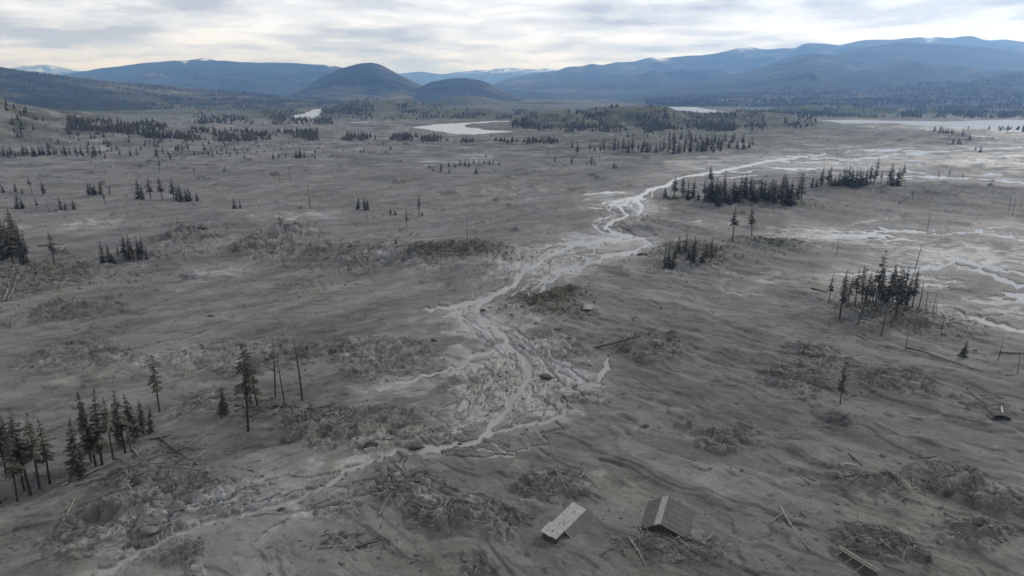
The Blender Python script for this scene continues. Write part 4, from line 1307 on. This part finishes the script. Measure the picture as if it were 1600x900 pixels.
for i, (a, b, rad, kd, lab) in enumerate(LOGS):
    rg = random.Random(i + 500)
    p, q = ends[2 * i].copy(), ends[2 * i + 1].copy()
    rad = rad * 0.8 + 0.00042 * p[1] * (1 if p[1] > 150 else 0.6)
    p[2] += rad * 0.5 + rg.uniform(0, .15)
    q[2] += rad * 0.5 + rg.uniform(0, .15)
    mid = ground_z(np.array([(p[0] + q[0]) / 2]), np.array([(p[1] + q[1]) / 2]))[0]
    lift = max(0.0, mid + rad * .3 - (p[2] + q[2]) / 2)
    p[2] += lift
    q[2] += lift
    L = np.linalg.norm(q - p)
    root = empty("fallen_log", tuple(p), 0)
    d = q - p
    mb = MB()
    sd = np.array((-d[1], d[0], 0)) / L
    bendv = rg.uniform(-.05, .05) * L
    ts = (0, .2, .45, .7, 1.0)
    pt = [d * t + sd * bendv * math.sin(t * 3.14) for t in ts]
    mb.tube(pt, [rad * 1.15, rad, rad * .9, rad * .72, rad * .4], 8)
    mat = M_WOOD if kd == 'p' else M_DWOOD
    mb.build("stem", mat, root, True)
    for _ in range(rg.randint(4, 7) if L > 4 else 2):
        bb = MB()
        t = rg.uniform(.25, .98)
        s_ = d * t + sd * bendv * math.sin(t * 3.14)
        e = s_ + sd * rg.choice((-1, 1)) * rg.uniform(.3, 1.1) * (L * .09 + .25) + d * .05 * rg.uniform(0, 1) + np.array((0, 0, rg.uniform(-.1, .7)))
        bb.tube([s_, e], [rad * .26, rad * .08], 4, False)
        bb.build("branch", mat, root)
    tag(root, lab, "log", "driftwood logs on the mud")


# ------------------------------------------------------------------ blocks of sod and rock torn up by the flow
def rock_mesh(name, seed, mat, n=16, m=10):
    rg = np.random.default_rng(seed)
    V = []
    nn = rg.normal(0, 1, (16, 3))
    nn /= np.linalg.norm(nn, axis=1)[:, None]
    off = rg.uniform(.55, .95, 16)
    for j in range(m + 1):
        th_ = math.pi * j / m
        for i in range(n):
            ph = 2 * math.pi * (i + .5 * (j % 2)) / n
            dv = np.array((math.sin(th_) * math.cos(ph), math.sin(th_) * math.sin(ph), math.cos(th_)))
            r = min(1.25, float((off / np.maximum(nn @ dv, 1e-3)).min())) + rg.uniform(-.06, .06) * math.sin(th_)   # flat broken faces
            V.append(dv * r)
    Fc = [(j * n + i, j * n + (i + 1) % n, (j + 1) * n + (i + 1) % n, (j + 1) * n + i) for j in range(m) for i in range(n)]
    return np_mesh(name, np.array(V), np.array(Fc), mat, False)


ROCKS = [rock_mesh("block", 600 + k, M_ROCK) for k in range(4)] + [rock_mesh("block", 640 + k, M_CLOD) for k in range(3)]
BLOCKS = [(855, 597, 11, 5, "long dark block standing in the stream bend"), (755, 488, 7, 5, "squat sod block on stream bank above island"), (445, 693, 9, 6, "rounded dark block on left bank silt"),
          (578, 702, 15, 9, "large sod block at stream edge, left of centre"), (236, 839, 18, 8, "broad sod slab above the brown pool"), (279, 811, 17, 8, "dark tufted block beside the lower left stream"),
          (205, 858, 16, 6, "pale mud slab on the edge of brown pool"), (679, 541, 6, 4, "dark block on the pale left bank, small"), (873, 522, 8, 4, "dark block below the grassy hummock"), (764, 512, 5, 3, "small dark stone midstream under the island bend"),
          (440, 798, 7, 3, "dark clod on left stream bank in foreground"), (503, 757, 8, 4, "dark clod lying along stream left of centre"), (652, 700, 12, 6, "dark mound of sod beside central stream"), (761, 692, 5, 4, "small pointed dark stone by the stream"),
          (720, 693, 5, 4, "dark stone standing in the narrow stream"), (1008, 668, 9, 4, "pointed dark sod block on right bank"), (1512, 758, 16, 9, "large dark tufted sod mound at right"), (1530, 836, 13, 9, "dark rounded hole block at lower right"), (536, 838, 12, 7, "root block with torn sods in front"), (655, 760, 11, 6, "sod block right of foreground stream"),
          (605, 772, 8, 5, "small sod block in centre foreground"), (510, 385, 7, 4, "dark sod block in far left silt hollow"), (318, 372, 10, 4, "dark block above the left silt hollow"), (372, 400, 9, 5, "rounded dark block right of the silt hollow"),
          (1003, 400, 6, 3, "dark block in channel by river island"), (1310, 703, 9, 4, "dark sod clump on right scarp"), (1380, 713, 7, 3, "small dark sod clump at right"), (330, 500, 6, 3, "pale clod on left mud bank"),
           (990, 500, 4, 2, "tiny clod on the smooth right mud"), (800, 500, 5, 3, "dark clod on island's stream shore")]
bp = on_ground([b[0] for b in BLOCKS], [b[1] for b in BLOCKS])
for i, ((px, py, w_, hp, lab), p) in enumerate(zip(BLOCKS, bp)):
    rg = random.Random(i + 900)
    zc = p[1] * CT + CAM_H * ST
    rx_, rz_ = w_ * zc / F, hp * zc / F * .8
    o = mesh_obj("sod_block", ROCKS[i % 7] if i % 3 else ROCKS[i % 4])
    o.location = (p[0], p[1], p[2] + rz_ * .1)
    o.scale = (rx_, rx_ * rg.uniform(.5, .8), rz_)
    o.rotation_euler = (0, 0, rg.uniform(-.4, .4))
    tag(o, lab, "sod block", "blocks left on the mud")

# ------------------------------------------------------------------ the two buried sheds
UP = np.array((0, 0, 1.0))


def frame(front, back):
    f_, b_ = np.array(front, float), np.array(back, float)
    d = b_ - f_
    d[2] = 0
    L = np.linalg.norm(d)
    d /= L
    return f_, d, np.array((d[1], -d[0], 0)), L


zg = float(ground_z(np.array([26.0]), np.array([100.0]))[0])
g0 = zg - 0.65
f_, d, s_, L = frame((24.02, 95.9, 0), (27.13, 103.93, 0))
root = empty("buried_shed", tuple(f_ + UP * g0))
P = lambda u, v, z: f_ * 0 + d * u + s_ * v + UP * z     # u along the ridge, v to the right, z up
m = MB(); m.slab(P(0, .0, 2.55), P(0, 4.75, .75), P(L, 4.75, .75), P(L, .0, 2.55), .09); m.build("roof_slope", M_ROOFD, root)
m = MB(); m.slab(P(-.05, -.95, 2.12), P(-.05, .1, 2.62), P(L + .05, .1, 2.62), P(L + .05, -.95, 2.12), .06); o = m.build("ridge_strip", M_ROOFP, root); o['label'] = "pale bare strip along the ridge"
m = MB(); m.slab(P(0, -.95, 2.06), P(L, -.95, 2.06), P(L, -4.2, .15), P(0, -4.2, .15), .09); m.build("roof_slope", M_ROOFD, root)
for v0, v1, z0, z1 in ((0, 4.75, 2.5, .7), (0, -4.2, 2.5, .1)):
    m = MB(); m.beam(P(-.04, v0, z0), P(-.04, v1, z1), .08, .2); m.build("fascia_board", M_WALL, root)
m = MB(); m.beam(P(0, 4.7, .62), P(L, 4.7, .62), .09, .22); m.build("eave_board", M_WALL, root)
m = MB(); m.add([P(.5, -3.6, -.8), P(.5, 3.9, -.8), P(.5, 3.9, .85), P(.5, 0, 2.38), P(.5, -3.6, .7)], [(0, 1, 2, 3, 4)]); m.add([P(.62, -3.6, -.8), P(.62, 3.9, -.8), P(.62, 3.9, .85), P(.62, 0, 2.38), P(.62, -3.6, .7)], [(4, 3, 2, 1, 0)]); m.build("gable_wall", M_WALL, root)
m = MB(); m.slab(P(.62, 4.0, .8), P(L - .3, 4.0, .8), P(L - .3, 4.0, -.8), P(.62, 4.0, -.8), .12); m.build("side_wall", M_WALL, root)
for u in np.linspace(.8, L - .8, 6):
    m = MB(); m.slab(P(u, .12, 2.545), P(u + .05, .12, 2.545), P(u + .05, 4.7, .81), P(u, 4.7, .81), .03); m.build("roof_batten", M_ROOFD, root)
tag(root, "mud-buried dark gable shed with pale ridge strip, right of the two", "shed", "sheds buried in the mud")

f_, d, s_, L = frame((6.9, 93.2, 0), (12.6, 101.4, 0))
g0 = float(ground_z(np.array([9.0]), np.array([98.0]))[0]) - 1.1
root = empty("buried_shed", tuple(f_ + UP * g0))
np_ = 7
for k in range(np_):
    u0, u1 = L * k / np_, L * (k + 1) / np_ - .025
    dz = random.uniform(-.02, .03) + (0.14 if k < 2 else 0)
    m = MB(); m.slab(P(u0, -2.5, 2.5 + dz), P(u0, .12, 1.95 + dz), P(u1, .12, 1.95 + dz), P(u1, -2.5, 2.5 + dz), .04); o = m.build("roof_panel", M_ROOFP, root)
m = MB(); m.slab(P(-.25, -2.7, 2.72), P(-.25, -.8, 2.3), P(2.6, -.8, 2.3), P(2.6, -2.7, 2.72), .05); m.build("porch_roof", M_ROOFP, root)
m = MB(); m.slab(P(2.9, .05, 1.9), P(2.9, 3.5, .15), P(L, 3.7, .05), P(L, .05, 1.9), .08); m.build("roof_slope", M_ROOFD, root)
m = MB(); m.beam(P(2.84, .1, 1.8), P(2.84, 3.4, .1), .06, .26); o = m.build("fascia_board", M_WHITE, root); o['label'] = "white painted gable board"
m = MB(); m.slab(P(.15, -2.4, 2.35), P(.15, .0, 1.82), P(.15, .0, -.6), P(.15, -2.4, -.6), .1); m.build("gable_wall", M_WALL, root)
m = MB(); m.slab(P(.2, .0, 1.8), P(L - .2, .0, 1.8), P(L - .2, .0, -.6), P(.2, .0, -.6), .1); m.build("side_wall", M_WALL, root)
m = MB(); m.slab(P(.2, -2.35, 2.35), P(L - .2, -2.35, 2.35), P(L - .2, -2.35, -.6), P(.2, -2.35, -.6), .1); m.build("side_wall", M_WALL, root)
for u, v in ((1.2, -1.2), (3.8, -.6), (4.3, -.9), (4.6, -1.2), (5.1, -.5), (7.8, -1.0), (3.5, -1.3)):
    m = MB(); c = P(u, v, 2.2 - .21 * v + .0); w_ = random.uniform(.1, .22)
    m.add([c + d * w_, c + s_ * w_ * .7, c - d * w_ * .8, c - s_ * w_, c + UP * w_ * .6], [(0, 1, 4), (1, 2, 4), (2, 3, 4), (3, 0, 4)]); m.build("mud_splash", M_ROCK, root)
tag(root, "buried shed with pale sheet roof panels, left of the two", "shed", "sheds buried in the mud")

# pale slab by the grassy hummock
p = on_ground([917], [492])[0]
root = empty("concrete_slab", tuple(p))
m = MB(); m.slab((-1.7, -1.5, .25), (1.2, -2.0, .3), (2.3, 1.6, .75), (-.6, 1.7, .7), .35); m.build("slab_top", M_ROOFP, root)
m = MB(); m.beam((-2.2, -.3, .2), (-1.0, -.5, .3), .6, .5); m.build("broken_edge", M_ROCK, root)
tag(root, "tilted whitish slab right of grassy hummock", "slab")

# wrecked timber frame, lower edge right
e0, e1 = on_ground([1309, 1366], [870, 905])
root = empty("timber_wreck", tuple(e0))
dv = e1 - e0
dv[2] = 0
sv = np.array((-dv[1], dv[0], 0)) / np.linalg.norm(dv)
if sv[1] < 0:
    sv = -sv
for k, (off, z) in enumerate(((0, .9), (.38, 1.0), (.75, .92))):
    m = MB(); m.beam(sv * off - dv * .06 + UP * z, sv * off + dv * 1.05 + UP * (z - .1), .17, .2); m.build("beam", M_WOOD, root)
for t in (.1, .38, .7):
    m = MB(); m.beam(dv * t + UP * .8, dv * t - sv * 1.7 - UP * .1 - dv * .06, .11, .11); m.build("strut", M_WOOD, root)
m = MB(); m.slab(dv * .02 + UP * .7 + sv * .2, dv * 1.05 + UP * .6 + sv * .2, dv * 1.05 - sv * .6 - UP * .5, dv * .02 - sv * .6 - UP * .5, .08); m.build("panel", M_WALL, root)
m = MB(); m.beam(-dv * .28 + UP * .5 + sv * .2, dv * .1 + UP * .8, .14, .1); m.build("plank", M_WOOD, root)
m = MB(); m.beam(UP * .9, sv * 3.6 + UP * .35 + dv * .26, .07, .07); m.build("pole", M_WOOD, root)
tag(root, "wrecked timber frame with dark underside at bottom right edge", "wreckage")

# collapsed arched shelter at the right edge
e0, e1 = on_ground([1551, 1576], [659, 662])
root = empty("collapsed_shelter", tuple((e0 + e1) / 2))
wv_ = (e1 - e0)
wv_[2] = 0
W = np.linalg.norm(wv_)
wx_ = wv_ / W
wy_ = np.array((-wx_[1], wx_[0], 0))
m = MB()
n = 9
for j, (yy, hh) in enumerate(((0, 1.0), (.7 * W, 1.05), (1.3 * W, .55))):
    for i in range(n + 1):
        a = math.pi * i / n
        m.v.append(tuple(wx_ * (-math.cos(a) * W * .62) + wy_ * yy + UP * (math.sin(a) * W * .42 * hh - .1)))
for j in range(2):
    for i in range(n):
        b_ = j * (n + 1) + i
        m.f.append((b_, b_ + 1, b_ + n + 2, b_ + n + 1))
o = m.build("arched_roof", M_ROOFD, root)
md = o.modifiers.new("thickness", 'SOLIDIFY'); md.thickness = .18
m = MB()
m.tube([wx_ * (-math.cos(math.pi * i / n) * W * .64) - wy_ * .1 + UP * (math.sin(math.pi * i / n) * W * .42 - .08) for i in range(n + 1)], [.14] * (n + 1), 5); m.build("front_rim", M_CLOD, root)
m = MB(); m.beam(wx_ * .25 + wy_ * W * .3 + UP * W * .44, wx_ * .7 + wy_ * W * 1.05 + UP * W * .62, .35, .12); m.build("board", M_WHITE, root)
m = MB(); m.beam(-wx_ * W * .62 + UP * .2, -wx_ * W * .95 + wy_ * W * .8 + UP * .9, .2, .15); m.build("side_pole", M_WOOD, root)
m = MB(); m.slab(-wx_ * W * .6 + UP * .3 + wy_ * .5, wx_ * W * .6 + UP * .3 + wy_ * .5, wx_ * W * .6 - UP * .3 + wy_ * .5, -wx_ * W * .6 - UP * .3 + wy_ * .5, .1); m.build("back_panel", M_WALL, root)
tag(root, "collapsed arched shelter sunk in mud at right edge", "shelter")


# ------------------------------------------------------------------ loose debris nobody could count
def scatter_world(blst, n, seed, spread=0.8):
    rg = np.random.default_rng(seed)
    wts = np.array([b[2] * b[3] * b[4] for b in blst]) ** 0.8
    w_ = np.array([1 / max(b[1], 90) ** 1.1 for b in blst])
    k = rg.choice(len(blst), n, p=wts * w_ / (wts * w_).sum())
    b = np.array(blst)[k]
    x = b[:, 0] + b[:, 2] * rg.normal(0, spread * .7, n)
    y = b[:, 1] + b[:, 3] * rg.normal(0, spread * .7, n)
    ok = (y > 72) & (y < 900)
    return x[ok], y[ok], rg


def flecks(n, seed):
    """a thin sprinkling over the whole near plain"""
    rg = np.random.default_rng(seed)
    px, py = rg.uniform(-60, 1660, n), 300 + 640 * rg.random(n) ** .8
    x, y = flat(px, py)
    g = fbm(x / 18, y / 12, 3, seed)
    ok = g + rg.uniform(-.12, .12, n) > .12
    return x[ok], y[ok]


def clods():
    x, y, rg = scatter_world(ROUGH, 9000, 41)
    fx, fy = flecks(5000, 43)
    x, y = np.concatenate([x, fx]), np.concatenate([y, fy])
    h, _, cv, _, _, _, rf = terrain(x, y)
    ok = cv < .3
    x, y, h = x[ok], y[ok], h[ok]
    n = len(x)
    s = (0.06 + 0.45 * rg.random(n) ** 4) * (0.75 + y / 500)
    t = (1 + 5 ** .5) / 2
    ico = np.array([(-1, t, 0), (1, t, 0), (-1, -t, 0), (1, -t, 0), (0, -1, t), (0, 1, t), (0, -1, -t), (0, 1, -t), (t, 0, -1), (t, 0, 1), (-t, 0, -1), (-t, 0, 1)]) / 1.9
    fc = np.array([(0, 11, 5), (0, 5, 1), (0, 1, 7), (0, 7, 10), (0, 10, 11), (1, 5, 9), (5, 11, 4), (11, 10, 2), (10, 7, 6), (7, 1, 8), (3, 9, 4), (3, 4, 2), (3, 2, 6), (3, 6, 8), (3, 8, 9), (4, 9, 5), (2, 4, 11), (6, 2, 10), (8, 6, 7), (9, 8, 1)])
    a = rg.uniform(0, 6.28, n)
    v = ico[None] * rg.uniform(.6, 1.3, (n, 12, 1)) * s[:, None, None] * np.stack([rg.uniform(.7, 1.6, n), rg.uniform(.6, 1.1, n), rg.uniform(.45, .8, n)], 1)[:, None, :]
    vx = v[..., 0] * np.cos(a)[:, None] - v[..., 1] * np.sin(a)[:, None]
    vy = v[..., 0] * np.sin(a)[:, None] + v[..., 1] * np.cos(a)[:, None]
    v = np.stack([vx + x[:, None], vy + y[:, None], v[..., 2] + h[:, None] + (s * .12)[:, None]], -1)
    f = fc[None] + (np.arange(n) * 12)[:, None, None]
    me = np_mesh("mud_clods", v.reshape(-1, 3), f.reshape(-1, 3), M_CLOD)
    tag(mesh_obj("mud_clods", me), "loose clods of mud strewn over the broken ground", "mud clods", kind='stuff')


clods()
STICK_B = BW([(60, 440, 90, 30, 1.), (200, 750, 40, 22, 1.2), (270, 715, 40, 24, 1.), (860, 765, 50, 20, 1.4), (1040, 855, 70, 24, 1.4), (1370, 850, 50, 22, 1.4), (1260, 590, 60, 26, .8), (1390, 600, 50, 20, .8), (1400, 505, 100, 22, 1.),
              (1350, 760, 60, 24, .7), (1480, 765, 50, 24, .7), (560, 405, 70, 20, .6), (700, 405, 80, 12, .8), (290, 765, 60, 24, .6), (700, 815, 60, 18, 1.), (540, 845, 50, 14, .7), (850, 490, 60, 20, .7), (1080, 410, 60, 14, .7), (400, 645, 70, 14, .8),
              (430, 390, 40, 20, .6), (1530, 640, 50, 16, .7), (1000, 545, 60, 14, .5), (790, 810, 50, 14, .6), (500, 650, 60, 12, .6), (1515, 830, 40, 16, .6)])


def sticks(name, lab, n, seed, mat):
    x, y, rg = scatter_world(STICK_B, n, seed)
    h = terrain(x, y)[0]
    n = len(x)
    L = (0.9 + 3.8 * rg.random(n) ** 2) * (.8 + y / 500)
    a = rg.uniform(0, 6.28, n)
    el = rg.normal(0, .22, n) + .08
    r = (.045 + .08 * rg.random(n) ** 2) * (.8 + y / 400)
    d_ = np.stack([np.cos(a) * np.cos(el), np.sin(a) * np.cos(el), np.sin(el)], 1)
    c = np.stack([x, y, h + .12 + L * np.abs(np.sin(el)) * .35], 1)
    s1 = np.stack([-np.sin(a), np.cos(a), 0 * a], 1)
    up = np.cross(d_, s1)
    V = []
    for t, rs in ((-.5, 1.0), (0.05, .8), (.5, .3)):
        bend = s1 * (L * .06 * (1 if t == 0.05 else 0))[:, None]
        for k in range(4):
            q = k * math.pi / 2
            V.append(c + d_ * (L * t)[:, None] + bend + (s1 * math.cos(q) + up * math.sin(q)) * (r * rs)[:, None])
    V = np.stack(V, 1)
    fc = np.array([(j * 4 + k, j * 4 + (k + 1) % 4, j * 4 + 4 + (k + 1) % 4, j * 4 + 4 + k) for j in range(2) for k in range(4)])
    f = fc[None] + (np.arange(n) * 12)[:, None, None]
    me = np_mesh(name, V.reshape(-1, 3), f.reshape(-1, 4), mat)
    tag(mesh_obj(name, me), lab, "driftwood", kind='stuff')


sticks("pale_driftwood", "pale broken branches tangled on the mud", 1200, 51, M_WOOD)
sticks("dark_driftwood", "dark broken branches tangled on the mud", 1500, 52, M_DWOOD)


def tufts(name, lab, blst, n, seed, mat, size):
    x, y, rg = scatter_world(blst, n, seed, .75)
    h, _, cv, _, _, vg, _ = terrain(x, y)
    ok = (cv < .1)
    x, y, h = x[ok], y[ok], h[ok]
    n = len(x)
    K = 5
    s = size * rg.uniform(.5, 1.4, n) * (0.7 + y / 500)
    V, Fc = [], []
    for k in range(K):
        a = rg.uniform(0, 6.28, n)
        ca, sa = np.cos(a), np.sin(a)
        o = np.stack([x + rg.normal(0, .25, n) * s, y + rg.normal(0, .25, n) * s, h - .05], 1)
        w_ = s * rg.uniform(.15, .4, n)
        p0 = o + np.stack([-sa * w_, ca * w_, 0 * a], 1)
        p1 = o + np.stack([sa * w_, -ca * w_, 0 * a], 1)
        p2 = o + np.stack([ca * s * .5 + sa * w_ * .4, sa * s * .5, s * rg.uniform(.3, .9, n)], 1)
        V.append(np.stack([p0, p1, p2], 1))
    V = np.stack(V, 1).reshape(-1, 3)
    me = np_mesh(name, V, np.arange(len(V)).reshape(-1, 3), mat)
    tag(mesh_obj(name, me), lab, "scrub", kind='stuff')


tufts("dry_scrub", "olive dry scrub on the grassy hummock and green mounds",
      BW([(850, 476, 44, 16, 1.6), (882, 462, 30, 7, 1.4), (1215, 382, 46, 6, .8), (1085, 402, 56, 13, .8), (1060, 312, 26, 4, .6), (1190, 322, 70, 7, .6), (715, 402, 80, 9, .6), (1335, 292, 60, 5, .5), (1385, 500, 80, 18, .5), (60, 445, 60, 20, .4)]),
      3000, 61, M_SCRUB, .7)

# ------------------------------------------------------------------ haze over the whole valley
hm = bpy.data.materials.new("haze")
hm.use_nodes = True
hn, hl = hm.node_tree.nodes, hm.node_tree.links
hn.clear()
ho = hn.new("ShaderNodeOutputMaterial")
pv = hn.new("ShaderNodeVolumePrincipled")
pv.inputs['Color'].default_value = (0.25, 0.5, 1.0, 1)
pv.inputs['Absorption Color'].default_value = (1, 1, 1, 1)
pv.inputs['Density'].default_value = 8.0e-5
pv.inputs['Anisotropy'].default_value = 0.55
hl.new(pv.outputs[0], ho.inputs['Volume'])
zt = 0.0
for o in sc.objects:
    if o.type == 'MESH' and o.get('kind') == 'structure':
        co = np.empty(len(o.data.vertices) * 3, np.float32)
        o.data.vertices.foreach_get('co', co)
        zt = max(zt, co[2::3].max())
s_ = 24000.0
mb = MB()
mb.add([(-s_, -s_, -30), (s_, -s_, -30), (s_, s_, -30), (-s_, s_, -30), (-s_, -s_, zt + 30), (s_, -s_, zt + 30), (s_, s_, zt + 30), (-s_, s_, zt + 30)],
       [(3, 2, 1, 0), (4, 5, 6, 7), (0, 1, 5, 4), (1, 2, 6, 5), (2, 3, 7, 6), (3, 0, 4, 7)])
tag(mb.build("haze", hm), kind='stuff')
print("haze top", zt)
